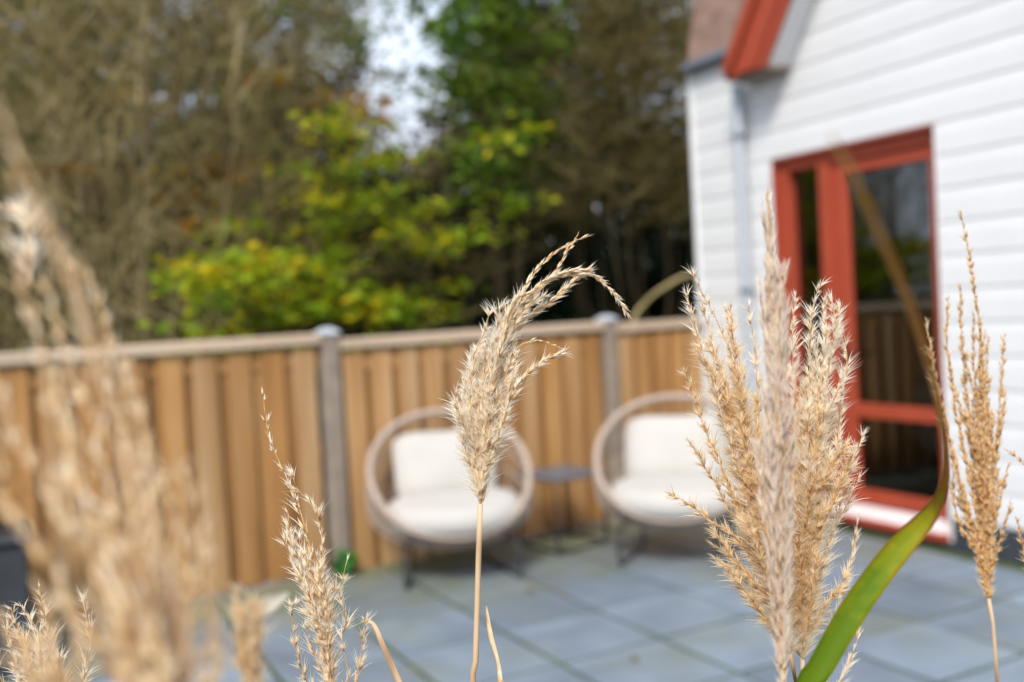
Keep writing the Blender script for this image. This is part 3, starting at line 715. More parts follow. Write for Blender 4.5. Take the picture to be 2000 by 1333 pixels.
# evergreens
EV = 'dark evergreens in the wood'
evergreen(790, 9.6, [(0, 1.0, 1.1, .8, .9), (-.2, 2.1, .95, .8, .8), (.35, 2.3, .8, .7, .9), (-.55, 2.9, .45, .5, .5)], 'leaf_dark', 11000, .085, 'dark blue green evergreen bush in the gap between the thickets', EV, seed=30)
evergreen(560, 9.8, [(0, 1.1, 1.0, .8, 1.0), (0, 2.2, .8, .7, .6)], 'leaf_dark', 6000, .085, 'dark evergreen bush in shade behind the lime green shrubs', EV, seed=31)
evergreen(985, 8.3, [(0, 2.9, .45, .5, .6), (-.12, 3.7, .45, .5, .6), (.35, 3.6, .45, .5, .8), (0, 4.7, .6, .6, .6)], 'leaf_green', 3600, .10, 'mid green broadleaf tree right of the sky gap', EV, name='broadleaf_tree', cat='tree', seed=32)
evergreen(1130, 9.9, [(0, .9, 1.5, .6, 1.0), (1.2, .9, 1.3, .6, 1.0), (-1.0, .9, 1.0, .6, .95), (.5, 1.7, 1.6, .6, .6)], 'leaf_dark', 14000, .085, 'dark evergreen hedge bush in deep shade behind the second fence post', EV, seed=33)  # near-black mass added so the hollow above the fence reads as shade
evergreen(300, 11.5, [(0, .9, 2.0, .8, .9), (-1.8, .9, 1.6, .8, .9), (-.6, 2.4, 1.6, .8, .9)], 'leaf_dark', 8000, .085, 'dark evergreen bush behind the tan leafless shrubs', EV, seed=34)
evergreen(930, 8.6, [(0, .8, .7, .5, .9), (.5, 1.0, .6, .5, .85), (-.5, .8, .6, .5, .9)], 'leaf_dark', 5500, .08, 'low dark evergreen bush in deep shade behind the drooping plume', EV, seed=35)  # added blackened bush, deepens the shade just above the fence
# far wood: a mass of distant crowns
def far_wood():
    g = np.random.default_rng(77)
    Vs = []; Fs = []; off = 0; MI = []
    tr = MB()
    for (px, depth, bz, rx, rz, mi, n) in FAR:
        b0 = ground_at(px, depth)
        if n > 1100: tr.tube(spline([b0-[0, 0, .1], b0+[g.normal(0, .1), g.normal(0, .1), bz*.6], b0+[0, 0, bz]], 8), np.linspace(.14, .05, 8), 6)
        nc = n//40; d = rand_dirs(nc, g); cc = d*(g.uniform(.2, 1.0, nc)[:, None]**.45)*np.array([rx, rx*.7, rz])
        C = cc[g.integers(0, nc, n)]+g.normal(0, .16, (n, 3))+b0+np.array([0, 0, bz])
        C = C[C[:, 2] > 0]
        V, F = leaf_quads(C, np.full(len(C), .15), .6, .4, g)
        Vs.append(V); Fs.append(F+off); off += len(V); MI += [mi]*len(F)
    o = obj('far_wood', np.concatenate(Vs), np.concatenate(Fs), [M['leaf_olive'], M['leaf_dark'], M['leaf_green'], M['twigdark']], mi=MI)
    tag(o, 'distant dark wood behind the shrubs', 'wood', kind='stuff')
    tag(tr.obj('far_trunks', M['bark']), 'trunks of the distant wood behind the shrubs', 'wood', kind='stuff')
FAR = [(-260, 15, 3.5, 2.6, 3.4, 0, 6000), (-60, 16, 4.0, 2.4, 3.8, 1, 7500), (150, 15, 3.8, 2.2, 3.8, 1, 7200), (360, 16, 4.2, 2.0, 3.9, 1, 6500), (40, 13.5, 4.4, 1.6, 2.6, 0, 3200), (270, 13.5, 4.8, 1.5, 2.4, 0, 2600), (520, 15, 2.6, 1.9, 2.5, 0, 5000), (560, 17, 5.6, 1.6, 2.4, 3, 5000), (660, 17, 4.4, 1.0, 3.4, 0, 4500), (960, 17, 4.8, 0.75, 3.4, 2, 4500), (800, 15, 6.0, 1.4, 1.7, 2, 1000), (780, 18, 2.2, 1.6, 2.7, 1, 4000),
       (700, 16, 2.0, 1.8, 2.0, 1, 5000), (860, 16, 2.0, 1.9, 2.0, 1, 5000), (1010, 16, 3.4, 1.6, 3.2, 1, 6000), (1160, 15, 3.8, 2.0, 3.6, 0, 6500), (1330, 16, 4.2, 2.2, 4.0, 0, 6500), (1520, 15, 4.2, 2.2, 4.0, 0, 5000), (1750, 16, 4, 2.4, 4, 1, 4000), (2000, 16, 4, 2.6, 4, 0, 4000), (-480, 15, 4, 2.6, 4, 1, 4000)]
FAR += [(px, 12.6+(k % 3)*.5, .9+.25*(k % 2), 1.0, 1.35, 1, 2600) for k, px in enumerate(range(-420, 1800, 120))]  # low dark hedge added as a mass of shade between the trunks
FAR += [(px, 13.8, 2.6, 1.1, 1.3, 1 if k % 2 else 0, 2200) for k, px in enumerate(range(-300, 1700, 170)) if not 600 < px < 940]
far_wood()
# arching cane above the fence
ap = [at(1235, 640, 7.6), at(1262, 590, 7.6), at(1300, 560, 7.6), at(1345, 538, 7.65), at(1400, 545, 7.7)]
gp = ground_at(1225, 7.6); V, F = tube_np(spline([gp, (gp+ap[0])/2, *ap], 30), np.linspace(.022, .014, 30), 7)
tag(obj('arching_cane', V, F, M['twig'], origin=tuple(gp), smooth=True), 'tan cane arching over the fence top next to the house corner', 'cane')
# weed at the fence foot
wd = empty('weed', (1.72, 5.335, 0)); tag(wd, 'small bright green weed at the foot of the fence by the first post', 'weed')
g = np.random.default_rng(5)
for k in range(16):
    a = g.uniform(0, 6.28); r = g.uniform(.01, .06); c = np.array([1.735+r*math.cos(a), 5.325+r*math.sin(a)*.6, g.uniform(.03, .15)])
    V, F = leaf_quads(c[None], np.array([.085]), .95, .3, g); obj('leaf', V, F, M['weed'], wd)

# shrub in the planter
pl_e = empty('planter_shrub', (-.12, 4.88, .58)); tag(pl_e, 'olive green shrub growing in the charcoal planter', 'shrub')
g = np.random.default_rng(6)
A = np.array([-.15, 4.88, .58])+g.normal(0, 1, (60, 3))*[.09, .07, 0]; B = A+g.normal(0, 1, (60, 3))*[.10, .08, .05]+[0, 0, .25]
V, F, P = twigs_np(A, B, rand_dirs(60, g)*.02, np.full(60, .003), 4, g); obj('stems', V, F, M['twigdark'], pl_e)['kind'] = 'stuff'
C = P[:, 1:].reshape(-1, 3); C = np.repeat(C, 3, 0)+g.normal(0, .02, (len(C)*3, 3)); V, F = leaf_quads(C, np.full(len(C), .035), .4, .6, g); obj('leaves', V, F, M['leaf_olive'], pl_e)['kind'] = 'stuff'

# ------------------------------------------------------------------ plume grass
def spikelets(P, g, step=.0045, per=2, bl=.0075, bw=.0013, hl=.011, nh=6, hang=.75, ang=.42, taper=True, bulk=1.0):
    """P: dense polyline (base to tip). Returns verts, tris, material index (0 chaff, 1 silk)"""
    seg = np.linalg.norm(np.diff(P, axis=0), axis=1); L = np.r_[0, np.cumsum(seg)]
    s = np.arange(step*.5, L[-1], step); s = np.repeat(s, per); s = s+g.normal(0, step*.9, len(s)); s = np.clip(s, 0, L[-1]*.999)
    n = len(s)
    if n == 0: return np.zeros((0, 3)), np.zeros((0, 3), int), np.zeros(0, int)
    p = np.stack([np.interp(s, L, P[:, k]) for k in range(3)], 1)
    T, A, B = frames(P)
    t = np.stack([np.interp(s, L, T[:, k]) for k in range(3)], 1); t /= np.linalg.norm(t, axis=1, keepdims=True)
    q = rand_dirs(n, g); nrm = np.cross(t, q); nrm /= np.linalg.norm(nrm, axis=1, keepdims=True)+1e-9
    sz = g.uniform(.5, 1.35, n)*bulk
    if taper: sz = sz*(1-.35*(s/L[-1])**3)
    a = ang*g.uniform(.4, 1.5, n)
    d = t*np.cos(a)[:, None]+nrm*np.sin(a)[:, None]
    X = np.cross(d, rand_dirs(n, g)); X /= np.linalg.norm(X, axis=1, keepdims=True)+1e-9; Y = np.cross(d, X)
    p = p+nrm*(.0007*sz)[:, None]
    bl_ = (bl*sz)[:, None]; w_ = (bw*sz)[:, None]
    mid = p+d*bl_*.38
    V = np.stack([p, mid+X*w_, mid+Y*w_*.6, mid-X*w_, mid-Y*w_*.6, p+d*bl_], 1)
    tri = np.array([[0,2,1],[0,3,2],[0,4,3],[0,1,4],[5,1,2],[5,2,3],[5,3,4],[5,4,1]])
    F = (np.arange(n)[:, None, None]*6+tri[None]).reshape(-1, 3); mi = np.zeros(len(F), int)
    V = V.reshape(-1, 3)
    if nh:
        m = n*nh; i = np.repeat(np.arange(n), nh)
        nr = nrm[i]+rand_dirs(m, g)*.8; nr -= t[i]*(nr*t[i]).sum(1, keepdims=True); nr /= np.linalg.norm(nr, axis=1, keepdims=True)+1e-9
        b = hang*g.uniform(.05, 1.15, m)
        hd = t[i]*np.cos(b)[:, None]+nr*np.sin(b)[:, None]
        l = (hl*sz[i]*g.uniform(.5, 1.25, m))[:, None]; wd = np.cross(hd, rand_dirs(m, g)); wd /= np.linalg.norm(wd, axis=1, keepdims=True)+1e-9
        wd = wd*g.uniform(.00018, .00042, m)[:, None]
        q0 = p[i]+d[i]*bl_[i]*g.uniform(0, .3, m)[:, None]
        curve = q0+hd*l*.55
        tip = q0+hd*l+nr*l*.12
        VH = np.stack([q0-wd, q0+wd, curve+wd*.8, curve-wd*.8, tip], 1).reshape(-1, 3)
        th = np.array([[0,1,2],[0,2,3],[3,2,4]])
        FH = (np.arange(m)[:, None, None]*5+th[None]).reshape(-1, 3)+len(V)
        V = np.concatenate([V, VH]); F = np.concatenate([F, FH]); mi = np.r_[mi, np.ones(len(FH), int)]
    return V, F, mi

STY = {
 'cream': dict(mats=('cream', 'h_cream'), k=dict(step=.0058, per=2, bl=.0105, bw=.0012, hl=.0155, nh=11, hang=.8)),
 'gold':  dict(mats=('gold', 'h_gold'),  k=dict(step=.0046, per=2, bl=.0080, bw=.0010, hl=.0140, nh=13, hang=.9)),
 'pale':  dict(mats=('cream', 'h_cream'), k=dict(step=.0050, per=2, bl=.0092, bw=.0011, hl=.0150, nh=12, hang=.75)),
 'tight': dict(mats=('cream', 'h_cream'), k=dict(step=.0030, per=2, bl=.0135, bw=.0019, hl=.014, nh=7, hang=.30, ang=.17)),
 'grey':  dict(mats=('grey', 'h_grey'),   k=dict(step=.0048, per=2, bl=.0130, bw=.0009, hl=.015, nh=9, hang=.26, ang=.12)),
 'wheat': dict(mats=('gold', 'h_gold'),   k=dict(step=.0040, per=2, bl=.0085, bw=.0015, hl=.010, nh=6, hang=.6, ang=.3)),
 'strand': dict(mats=('cream', 'h_cream'), k=dict(step=.0050, per=2, bl=.0085, bw=.0015, hl=.009, nh=3, hang=.4, ang=.25)),
 'blur':  dict(mats=('cream', 'h_gold'),  k=dict(step=.0045, per=2, bl=.0085, bw=.0014, hl=.011, nh=5, hang=.6)),
}
NPL = [0]
class Plume:
    def __init__(s, label, stem, style, sr=.0016, foot=None, group='plume grass in the planting bed', name='grass_plume'):
        NPL[0] += 1; s.g = np.random.default_rng(300+NPL[0]); s.style = style
        P = np.array([at(*q) for q in stem])
        low = P[0]; foot = np.array([low[0]*.92+.0, low[1]*.92, -.02]) if foot is None else np.array(foot)
        s.e = empty(name, tuple(foot)); tag(s.e, label, 'grass', group)
        path = spline([foot, foot*.5+low*.5+np.array([.0, .0, .03]), *P], 40)
        V, F = tube_np(path, np.linspace(sr*1.25, sr*.8, 40), 7); obj('stem', V, F, M['drystalk'], s.e, smooth=True)
        s.axis = None
    def race(s, pts, depth, dd=0.0, style=None, tipd=None, **kw):
        """one branch; pixel path listed tip first or base first, always ordered here base to tip by caller"""
        st = STY[style or s.style]
        n = len(pts); dep = np.linspace(depth, depth+dd, n)
        P = spline([at(a, b, c) for (a, b), c in zip(pts, dep)], 60)
        return s.build(P, st, kw)
    def build(s, P, st, kw):
        k = dict(st['k']); k.update(kw)
        P = P+np.cumsum(s.g.normal(0, .00012, P.shape), 0)
        V, F = tube_np(P, np.linspace(.00075, .00035, len(P)), 4)
        b = obj('branch', V, F, M['gold'], s.e)
        V, F, mi = spikelets(P, s.g, **k)
        if len(F):
            o = obj('spikelets', V, F, [M[m] for m in st['mats']], b, mi=mi); o['kind'] = 'stuff'
        return b
    def fan(s, axis, n, t0, t1, ln, spread, style=None, flat=1.0, curl=.0, **kw):
        """branches leaving a 3D axis (list of px,py,depth): start fraction in [t0,t1], metres long ln=(a,b), tips spread outwards by spread=(a,b)"""
        st = STY[style or s.style]; A = spline([at(*q) for q in axis], 200)
        L = np.r_[0, np.cumsum(np.linalg.norm(np.diff(A, axis=0), axis=1))]; tot = L[-1]
        T, X, Y = frames(A)
        for k in range(n):
            t = t0+(t1-t0)*((k+s.g.uniform(0, 1))/n); l = s.g.uniform(*ln); R = s.g.uniform(*spread)
            ph = k*2.399+s.g.uniform(-.5, .5); x = np.linspace(0, 1, 40)
            sl = t*tot+x*l
            base = np.stack([np.interp(np.minimum(sl, tot), L, A[:, q]) for q in range(3)], 1)
            base = base+np.maximum(sl-tot, 0)[:, None]*T[-1]
            i = min(199, int(t*199)); rad = X[i]*math.cos(ph)+Y[i]*math.sin(ph)*flat
            off = R*(x**.85)+curl*x**3
            s.build(base+off[:, None]*rad, st, kw)

# --- drooping central plume
D = .86
p = Plume('cream plume on a single bare stem, its tip drooping, in front of the middle chair', [(926, 1400, D), (928, 1333, D), (933, 1150, D), (938, 985, D)], 'cream', .0031)
B0 = (938, 985)
p.race([B0, (944, 900), (955, 800), (978, 690), (998, 598), (1043, 566), (1076, 541), (1133, 528), (1178, 550), (1205, 580), (1227, 613)], D, -.02, 'tight', bulk=.8)
p.race([B0, (948, 900), (962, 790), (985, 700), (1010, 640), (1036, 613), (1065, 595), (1094, 570), (1117, 548), (1142, 530)], D, .02, 'tight')
p.race([B0, (946, 880), (958, 780), (978, 680), (1000, 610), (1030, 580), (1060, 552), (1100, 536), (1150, 535)], D, -.01, 'tight')
p.race([B0, (945, 870), (960, 760), (985, 670), (1010, 600), (1025, 564), (1052, 525), (1074, 503), (1110, 478), (1139, 465)], D, .015, 'tight', bulk=.75, nh=1)
p.race([(1000, 640), (1040, 580), (1081, 530), (1103, 494), (1118, 475), (1126, 458)], D, .01, 'tight', bulk=.6, nh=1)
p.race([B0, (930, 880), (920, 790), (926, 720), (930, 688), (948, 649), (957, 613)], D, -.02, bulk=.9)
p.race([B0, (925, 880), (908, 800), (915, 730), (932, 692), (945, 655)], D, .02)
p.race([B0, (955, 900), (975, 824), (998, 779), (1018, 745), (1043, 720), (1065, 702), (1090, 692)], D, -.02, 'tight', nh=6, hang=.5, bulk=1.05)
p.race([(985, 720), (1005, 685), (1027, 670), (1054, 667), (1083, 679), (1108, 693)], D, .01, 'tight', bulk=.45, nh=0)
for (ex, ey) in [(888, 772), (893, 800), (904, 738), (918, 712), (934, 685), (952, 690), (964, 655), (980, 640), (994, 628), (1006, 655), (1008, 695), (1004, 745), (994, 795), (908, 845), (978, 850)]:
    sx, sy = 938+random.uniform(-3, 8), 975-random.uniform(0, 95)
    mx_, my_ = sx*.5+ex*.5+(ex-945)*.14, sy*.5+ey*.5
    p.race([(sx, sy), (mx_, my_), (ex, ey)], D, random.uniform(-.035, .035))
p.fan([(938, 985, D), (944, 900, D), (955, 800, D), (975, 700, D), (1000, 610, D)], 5, 0, .42, (.06, .10), (.006, .018))
p.fan([(955, 800, D), (975, 700, D), (1000, 615, D), (1035, 580, D)], 6, 0, .6, (.05, .085), (.004, .016), 'pale')

# --- left sparse plume
D = .87
p = Plume('slender cream plume leaning left, in front of the fence boards', [(668, 1480, D), (655, 1400, D), (645, 1333, D)], 'cream', .002)
BL = (648, 1390); G2 = dict(step=.0088, bl=.0125, bw=.0016, hl=.0150, nh=9, hang=.7, ang=.45)
p.race([BL, (640, 1250), (622, 1140), (609, 1078), (588, 1001), (570, 953), (553, 915), (527, 855), (519, 805), (517, 776)], D, .01, step=.0095, bl=.013, bw=.0017, nh=3, hang=.5, ang=.5)
p.race([BL, (640, 1280), (630, 1190), (626, 1125), (630, 1070), (626, 1027), (609, 984), (583, 954), (575, 935)], D, -.015, **G2)
p.race([BL, (638, 1300), (626, 1254), (609, 1194), (592, 1147), (575, 1104), (566, 1052), (564, 1000)], D, .02, **G2)
p.race([BL, (680, 1330), (678, 1297), (669, 1246), (676, 1216), (669, 1181), (669, 1134), (678, 1095)], D, -.02, step=.014, bulk=.9)
p.race([(640, 1400), (612, 1360), (596, 1328), (579, 1276), (570, 1225), (570, 1182)], D, -.03, **G2)
p.race([(660, 1400), (690, 1350), (699, 1319), (704, 1267), (712, 1208)], D, .02, **G2)
p.fan([(650, 1400, D), (640, 1280, D), (622, 1140, D), (600, 1050, D)], 17, .0, .62, (.05, .10), (.004, .026), **G2)

# --- big golden plumes, right of centre
D = .87
p = Plume('broad golden plume fanning left, in front of the chair nearest the house', [(1566, 1420, D), (1556, 1340, D), (1543, 1270, D)], 'gold', .0024)
BA = (1545, 1280)
for pts in ([(1515, 1160), (1485, 1000), (1466, 860), (1453, 794), (1438, 740), (1424, 679), (1399, 625), (1370, 571), (1354, 538)],
            [(1515, 1160), (1475, 1000), (1445, 870), (1424, 794), (1402, 722), (1388, 668), (1370, 589)],
            [(1505, 1150), (1465, 1000), (1425, 870), (1399, 787), (1388, 740), (1370, 690), (1352, 625), (1338, 574)],
            [(1500, 1140), (1460, 1020), (1425, 955), (1407, 912), (1385, 862), (1366, 812), (1352, 769), (1339, 726)],
            [(1515, 1150), (1490, 1000), (1473, 900), (1467, 830), (1460, 769), (1449, 711), (1431, 654), (1417, 603)],
            [(1520, 1150), (1497, 1000), (1482, 850), (1476, 740), (1471, 668), (1460, 596)],
            [(1510, 1170), (1480, 1090), (1454, 1038), (1425, 988), (1396, 937), (1374, 901), (1349, 861)],
            [(1515, 1190), (1500, 1140), (1476, 1096), (1436, 1053), (1389, 1020), (1345, 988), (1305, 964)],
            [(1522, 1215), (1500, 1170), (1476, 1140), (1436, 1096), (1403, 1067)],
            [(1528, 1240), (1497, 1212), (1461, 1169), (1425, 1129), (1400, 1093)]):
    p.race([BA]+pts, D, random.uniform(-.03, .03), 'gold' if pts[-1][1] > 700 else 'pale', nh=7)
AX = [(1545, 1285, D), (1520, 1180, D), (1492, 1050, D), (1465, 920, D), (1440, 800, D), (1410, 690, D)]
p.fan(AX, 32, 0, .62, (.05, .11), (.008, .042))
p.fan(AX, 14, .3, .85, (.05, .09), (.006, .028))
p = Plume('golden cream plume with upright tips in front of the red door frame', [(1572, 1420, .88), (1568, 1340, .88), (1567, 1285, .88)], 'gold', .0024)
D = .88; BC = (1567, 1290)
for pts in ([(1570, 1100), (1578, 900), (1583, 740), (1583, 668), (1586, 610), (1600, 560)],
            [(1572, 1100), (1590, 900), (1608, 740), (1615, 668), (1614, 592)],
            [(1575, 1100), (1595, 950), (1610, 800), (1622, 700), (1632, 640), (1628, 592)],
            [(1590, 1090), (1624, 941), (1637, 855), (1640, 812), (1651, 740), (1655, 690), (1637, 647), (1626, 600)],
            [(1560, 1080), (1556, 920), (1552, 794), (1548, 740), (1547, 686), (1547, 625), (1554, 578)],
            [(1580, 1210), (1595, 1158), (1617, 1085), (1635, 1013), (1653, 959), (1671, 897), (1687, 852)],
            [(1582, 1180), (1605, 1100), (1630, 1030), (1655, 985), (1680, 930)],
            [(1578, 1130), (1600, 1050), (1622, 990), (1648, 930), (1662, 885)]):
    p.race([BC]+pts, D, random.uniform(-.03, .03), 'pale', nh=8)
AX = [(1567, 1290, D), (1570, 1150, D), (1577, 1000, D), (1590, 850, D), (1602, 720, D)]
p.fan(AX, 30, 0, .6, (.05, .11), (.008, .034))
p.fan(AX, 16, .3, .9, (.05, .09), (.008, .024), 'pale')
# --- narrow grey mauve plume in front of them
D = .70
p = Plume('tall narrow grey mauve plume standing in front of the golden plumes', [(1535, 1480, D), (1533, 1420, D), (1531, 1380, D)], 'grey', .0022)
AX = [(1531, 1390, D), (1529, 1250, D), (1524, 1100, D), (1519, 950, D), (1515, 800, D), (1509, 650, D), (1503, 520, D), (1494, 390, D)]
p.fan(AX, 26, .0, .52, (.08, .15), (.004, .0165), 'grey')
p.fan(AX, 10, .4, .72, (.07, .12), (.001, .007), 'grey')
p.race([(1531, 1380), (1524, 1100), (1517, 850), (1510, 680), (1505, 540), (1499, 450), (1493, 378)], D, 0, 'tight', bl=.009, hl=.01, nh=3, bulk=.85)
p.race([(1520, 1000), (1512, 850), (1507, 700), (1508, 560), (1502, 440)], D, .01, 'tight', bulk=.8)
# --- thin white branch beside the leaf
p = Plume('thin silvery seed head standing behind the green leaf blade', [(1600, 1480, .9), (1606, 1400, .9)], 'pale', .0012)
p.race([(1606, 1400), (1618, 1290), (1631, 1212), (1642, 1187), (1657, 1133), (1668, 1085), (1678, 1030)], .9, 0, 'pale', nh=9, hang=.35, ang=.2)
p.race([(1606, 1400), (1639, 1333), (1653, 1303), (1671, 1256), (1676, 1220)], .9, .01, 'pale', nh=9, hang=.35, ang=.2)
# --- right plume, in front of the white wall
D = 1.06
p = Plume('golden plume on a thin brown stem in front of the white wall', [(1952, 1420, D), (1948, 1334, D), (1938, 1204, D), (1931, 1169, D)], 'wheat', .0024)
BR = (1931, 1172)
for pts in ([(1925, 1000), (1920, 850), (1918, 740), (1914, 652), (1902, 574), (1892, 503), (1880, 440), (1876, 412)],
            [(1915, 1000), (1900, 870), (1892, 787), (1881, 673), (1877, 560)],
            [(1910, 1020), (1890, 920), (1877, 857), (1863, 772), (1849, 673), (1853, 588)],
            [(1905, 1050), (1885, 980), (1870, 928), (1849, 843), (1828, 758), (1813, 687), (1803, 680)],
            [(1830, 770), (1818, 700), (1812, 660), (1809, 628)],
            [(1927, 1000), (1922, 850), (1927, 744), (1931, 659)],
            [(1938, 1000), (1945, 886), (1952, 780), (1959, 659)],
            [(1920, 1080), (1890, 1010), (1866, 970), (1860, 900)],
            [(1920, 1090), (1895, 1060), (1872, 1010), (1858, 950)],
            [(1930, 1000), (1912, 880), (1908, 780), (1903, 690), (1904, 620)]):
    p.race([BR]+pts, D, random.uniform(-.02, .03), 'wheat')
AX = [(1931, 1172, D), (1925, 1050, D), (1920, 900, D), (1914, 760, D), (1905, 640, D)]
p.fan(AX, 30, 0, .5, (.06, .13), (.006, .030))
p.fan(AX, 8, .3, .8, (.05, .09), (.004, .02))
# --- plume at the right edge
D = .98
p = Plume('golden plume cut off by the right picture edge', [(2075, 1420, D), (2060, 1300, D), (2050, 1200, D)], 'wheat', .002)
p.race([(2050, 1200), (2045, 1050), (2022, 930), (1998, 900), (1974, 878)], D, 0, 'wheat')
p.race([(2050, 1200), (2025, 1130), (1998, 1065), (1986, 1010)], D, .02, 'wheat')
p.race([(2050, 1200), (2030, 1100), (2012, 1020), (2004, 960)], D, -.02, 'wheat')
p.fan([(2050, 1200, D), (2048, 1050, D), (2044, 900, D)], 14, 0, .6, (.06, .1), (.01, .025))
# --- low sharp plume at the left edge
D = .86
p = Plume('low cream plume with thin tips at the bottom left of the picture', [(110, 1520, D), (100, 1450, D)], 'cream', .0016)
for pts in ([(75, 1340), (64, 1314), (53, 1265), (36, 1225), (26, 1186)], [(105, 1360), (98, 1323), (80, 1274), (67, 1225), (44, 1182)],
            [(110, 1350), (95, 1270), (85, 1210), (73, 1148)], [(150, 1380), (172, 1300), (178, 1243), (171, 1207), (162, 1165)],
            [(50, 1370), (35, 1323), (20, 1278), (11, 1232)], [(40, 1400), (10, 1350), (-8, 1300)], [(95, 1390), (70, 1350), (45, 1330)], [(115, 1390), (125, 1330), (112, 1280)]):
    p.race([(100, 1450)]+pts, D, random.uniform(-.02, .02), 'cream', step=.0062, nh=5)
p.fan([(100, 1450, D), (85, 1340, D), (75, 1280, D)], 10, 0, .5, (.04, .07), (.01, .03), step=.0062)
# --- blurred plumes close to the lens, left
D = .43
p = Plume('large blurred golden plume close to the lens at the left', [(420, 1640, D), (380, 1500, D), (340, 1400, D)], 'blur', .002)
BB = (335, 1400)
for pts, dp in (([(200, 1120), (133, 873), (99, 742), (81, 688), (58, 616), (40, 553), (22, 495), (0, 441)], .383),
            ([(345, 1163), (329, 1096), (307, 1025), (289, 949), (271, 887), (240, 829), (222, 767), (215, 690), (198, 612), (180, 558), (153, 517)], .401),
            ([(300, 1180), (240, 1051), (222, 985), (200, 882), (187, 807), (150, 755), (130, 675), (108, 607), (92, 540)], .369),
            ([(260, 1230), (151, 1060), (111, 985), (80, 918), (40, 851), (9, 776), (-20, 700)], .360),
            ([(250, 1300), (156, 1185), (111, 1118), (67, 1051), (27, 985), (0, 887), (-20, 800)], .338),
            ([(330, 1150), (300, 980), (285, 870), (268, 800), (255, 740), (238, 700)], .392),
            ([(365, 1200), (350, 1080), (320, 940), (275, 820), (262, 762)], .383),
            ([(414, 1318), (409, 1185), (400, 1096), (378, 1007), (369, 925)], .333),
            ([(300, 1250), (250, 1150), (190, 1010), (150, 900), (110, 800), (90, 720)], .351),
            ([(300, 1250), (230, 1140), (170, 1020), (120, 930)], .338)):
    p.race([BB]+pts, dp+.0, random.uniform(-.01, .02), 'strand', bulk=1.0)
p.race([(60, 560), (58, 500), (50, 440), (31, 409), (6, 398), (-10, 400)], .50, 0, 'pale', bulk=1.1, nh=8, step=.003)
AX = [(335, 1400, .369), (300, 1250, .369), (260, 1120, .369), (215, 960, .369), (170, 800, .369)]
p.fan(AX, 14, 0, .4, (.025, .05), (.004, .020), 'blur', bulk=.75)
p.fan([(350, 1660, .378), (320, 1500, .378), (295, 1350, .378), (265, 1200, .378)], 32, 0, .75, (.02, .05), (.006, .030), 'blur', bulk=.8)
p = Plume('faint heavily blurred plume nearest the lens at the left edge', [(420, 1500, .31), (330, 1200, .31), (230, 850, .31)], 'blur', .0012)
AX = [(250, 900, .31), (190, 700, .31), (120, 500, .31), (50, 340, .31), (0, 230, .31)]
p.fan(AX, 4, 0, .5, (.03, .055), (.001, .006), 'strand', bulk=.5)
p.race([(250, 900), (190, 700), (120, 500), (50, 340), (0, 215)], .31, 0, 'strand', bulk=.55)
AX = [(210, 1640, .36), (150, 1450, .36), (90, 1250, .36), (30, 1060, .36)]
p = Plume('blurred golden plume low in the left corner close to the lens', [(260, 1900, .36), (225, 1700, .36)], 'blur', .0015)
p.fan(AX, 11, 0, .6, (.02, .045), (.004, .022), 'blur', bulk=.75)
# blurred short plume and bent pale leaf between the left plumes
p = Plume('blurred short plume between the large blurred plume and the slender one', [(515, 1560, .5), (505, 1440, .5), (498, 1380, .5)], 'blur', .0014)
p.fan([(500, 1390, .5), (492, 1300, .5), (484, 1220, .5)], 12, 0, .6, (.02, .045), (.002, .008), 'blur')
def ribbon(name, label, pts, wid, mats, cat='leaf', fold=.25, mi=None, group=None, foot=None):
    """grass blade: pts = (px,py,depth), wid = half widths in metres, V shaped cross section; mats index per length"""
    P = np.array([at(*q) for q in pts]); n = 110; Q = spline(P, n)
    cl = np.r_[0, np.cumsum(np.linalg.norm(np.diff(P, axis=0), axis=1))]; cp = np.interp(np.linspace(0, cl[-1], n), cl, np.arange(len(P)))
    wv = np.interp(cp, np.arange(len(wid)), wid); mi = [mi[min(int(x), len(mi)-1)] for x in cp] if mi else None
    T = np.gradient(Q, axis=0); T /= np.linalg.norm(T, axis=1, keepdims=True)
    view = Q-CAM; view /= np.linalg.norm(view, axis=1, keepdims=True)
    S = np.cross(T, view); S /= np.linalg.norm(S, axis=1, keepdims=True); Nn = np.cross(S, T)
    # blade cross-section: edge, mid, rib, mid, edge with a little thickness
    offs = [-1, -.5, -.09, .09, .5, 1]; hs = [fold, fold*.45, 0, 0, fold*.45, fold]
    top = np.stack([Q+S*(wv*o)[:, None]-Nn*(wv*h)[:, None] for o, h in zip(offs, hs)], 1)
    bot = top+Nn[:, None]*.00035
    V = np.concatenate([top.reshape(-1, 3), bot.reshape(-1, 3)]); m = 6; F = []; MI = []
    for i in range(n-1):
        for k in range(m-1):
            a = i*m+k; o = n*m
            idx = (mi[int(i/(n-1)*len(mi))] if mi else 0) if k != 2 or len(mats) < 2 else (1 if (not mi or mi[int(i/(n-1)*len(mi))] == 0) else mi[int(i/(n-1)*len(mi))])
            F.append((a, a+1, a+m+1, a+m)); F.append((o+a, o+a+m, o+a+m+1, o+a+1)); MI += [idx, idx]
        for k in (0, m-1):
            a = i*m+k; o = n*m; F.append((a, a+m, o+a+m, o+a)); MI.append(mi[int(i/(n-1)*len(mi))] if mi else 0)
    o = obj(name, V, F, mats, mi=MI if len(mats) > 1 else None, smooth=True, origin=tuple(P[0]))
    a = o.data.attributes.new('along', 'FLOAT', 'POINT'); t = np.repeat(cp/(len(P)-1), 6); a.data.foreach_set('value', np.r_[t, t].astype(np.float32))
    a = o.data.attributes.new('across', 'FLOAT', 'POINT'); t = np.tile(offs, n); a.data.foreach_set('value', np.r_[t, t].astype(np.float32))
    return tag(o, label, cat, group)
lowleaf = at(1545, 1420, .72)
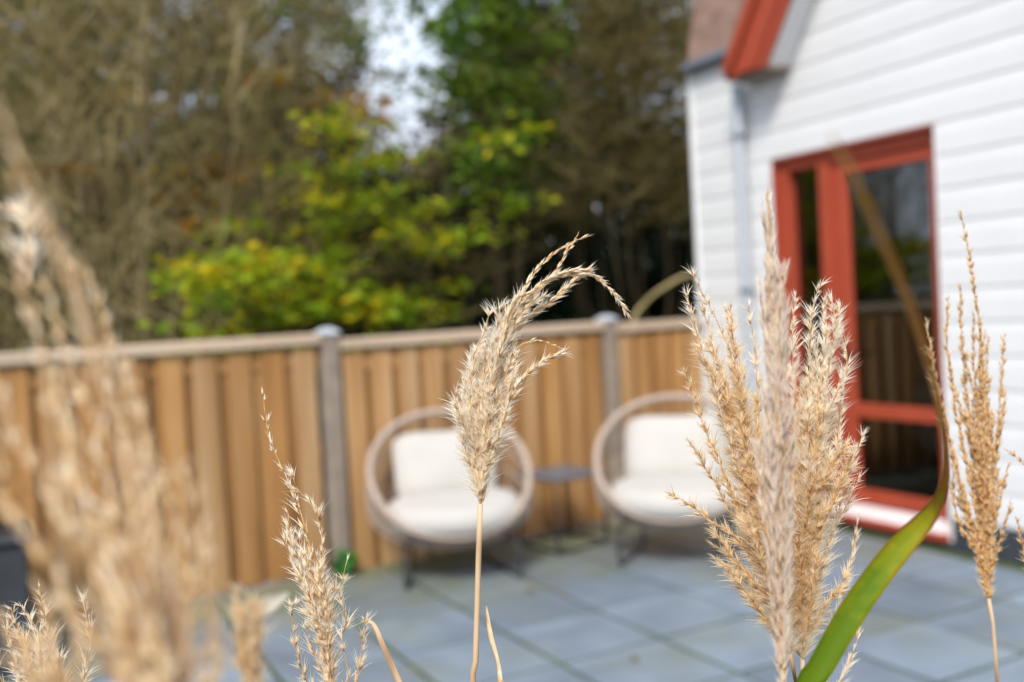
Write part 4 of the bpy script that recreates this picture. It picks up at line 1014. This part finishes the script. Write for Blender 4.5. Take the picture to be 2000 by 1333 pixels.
ribbon('green_leaf', 'long green grass blade folded over, its withered brown tip bent back towards the lens',
       [(1380, 3200, .86), (1470, 1900, .76), (1560, 1400, .72), (1605, 1300, .71), (1672, 1185, .70), (1745, 1085, .69), (1805, 1018, .68), (1838, 965, .66), (1846, 890, .60), (1826, 760, .51), (1778, 600, .43), (1715, 450, .38), (1655, 320, .355), (1622, 262, .35)],
       [.004, .007, .0080, .0088, .0092, .0088, .0068, .0034, .0018, .0017, .0017, .0016, .0011, .0003], [M['blade2']], fold=.22)
ribbon('dry_leaf', 'dry curled leaf standing by the bare stem of the drooping plume', [(1000, 1900, .86), (985, 1400, .86), (977, 1330, .86), (972, 1290, .86), (958, 1240, .86), (952, 1200, .86), (950, 1185, .86)], [.0018, .002, .0024, .0014, .0022, .0012, .0004], [M['cream']], fold=.8)
ribbon('dry_leaf', 'thick dry leaf leaning away from the slender cream plume', [(1000, 1900, .92), (830, 1440, .92), (785, 1345, .92), (765, 1300, .92), (745, 1255, .92), (728, 1218, .93), (705, 1213, .95)], [.002, .0022, .0026, .0027, .0025, .0016, .0006], [M['drystalk']], fold=.6)
ribbon('dry_leaf', 'pale blurred bent leaf next to the slender cream plume', [(510, 2000, .55), (500, 1420, .52), (486, 1300, .51), (476, 1235, .50), (490, 1205, .505), (525, 1182, .52), (562, 1160, .54)], [.003, .004, .0045, .005, .0055, .0045, .001], [M['h_cream']], fold=.4)

# a few fallen leaves on the paving
g = np.random.default_rng(9)
for k, (px, py, lab) in enumerate([(1035, 1157, 'brown fallen leaf on the paving in front of the side table'), (1098, 1166, 'brown fallen leaf on the paving between the chairs'), (1782, 1121, 'dark fallen leaf on the paving before the door'), (1240, 1290, 'fallen leaf on the paving left of the golden plumes')]):
    d = FW+RT*(px-1000)/FPX-UP*(py-666.5)/FPX; q = CAM+d*(-CAM_H/d[2])
    V, F = leaf_quads(np.array([[q[0], q[1], .012]]), np.array([.05]), .7, 3.0, g)
    tag(obj('fallen_leaf', V, F, M['bark'], origin=(q[0], q[1], .004)), lab, 'leaf', 'fallen leaves on the paving')
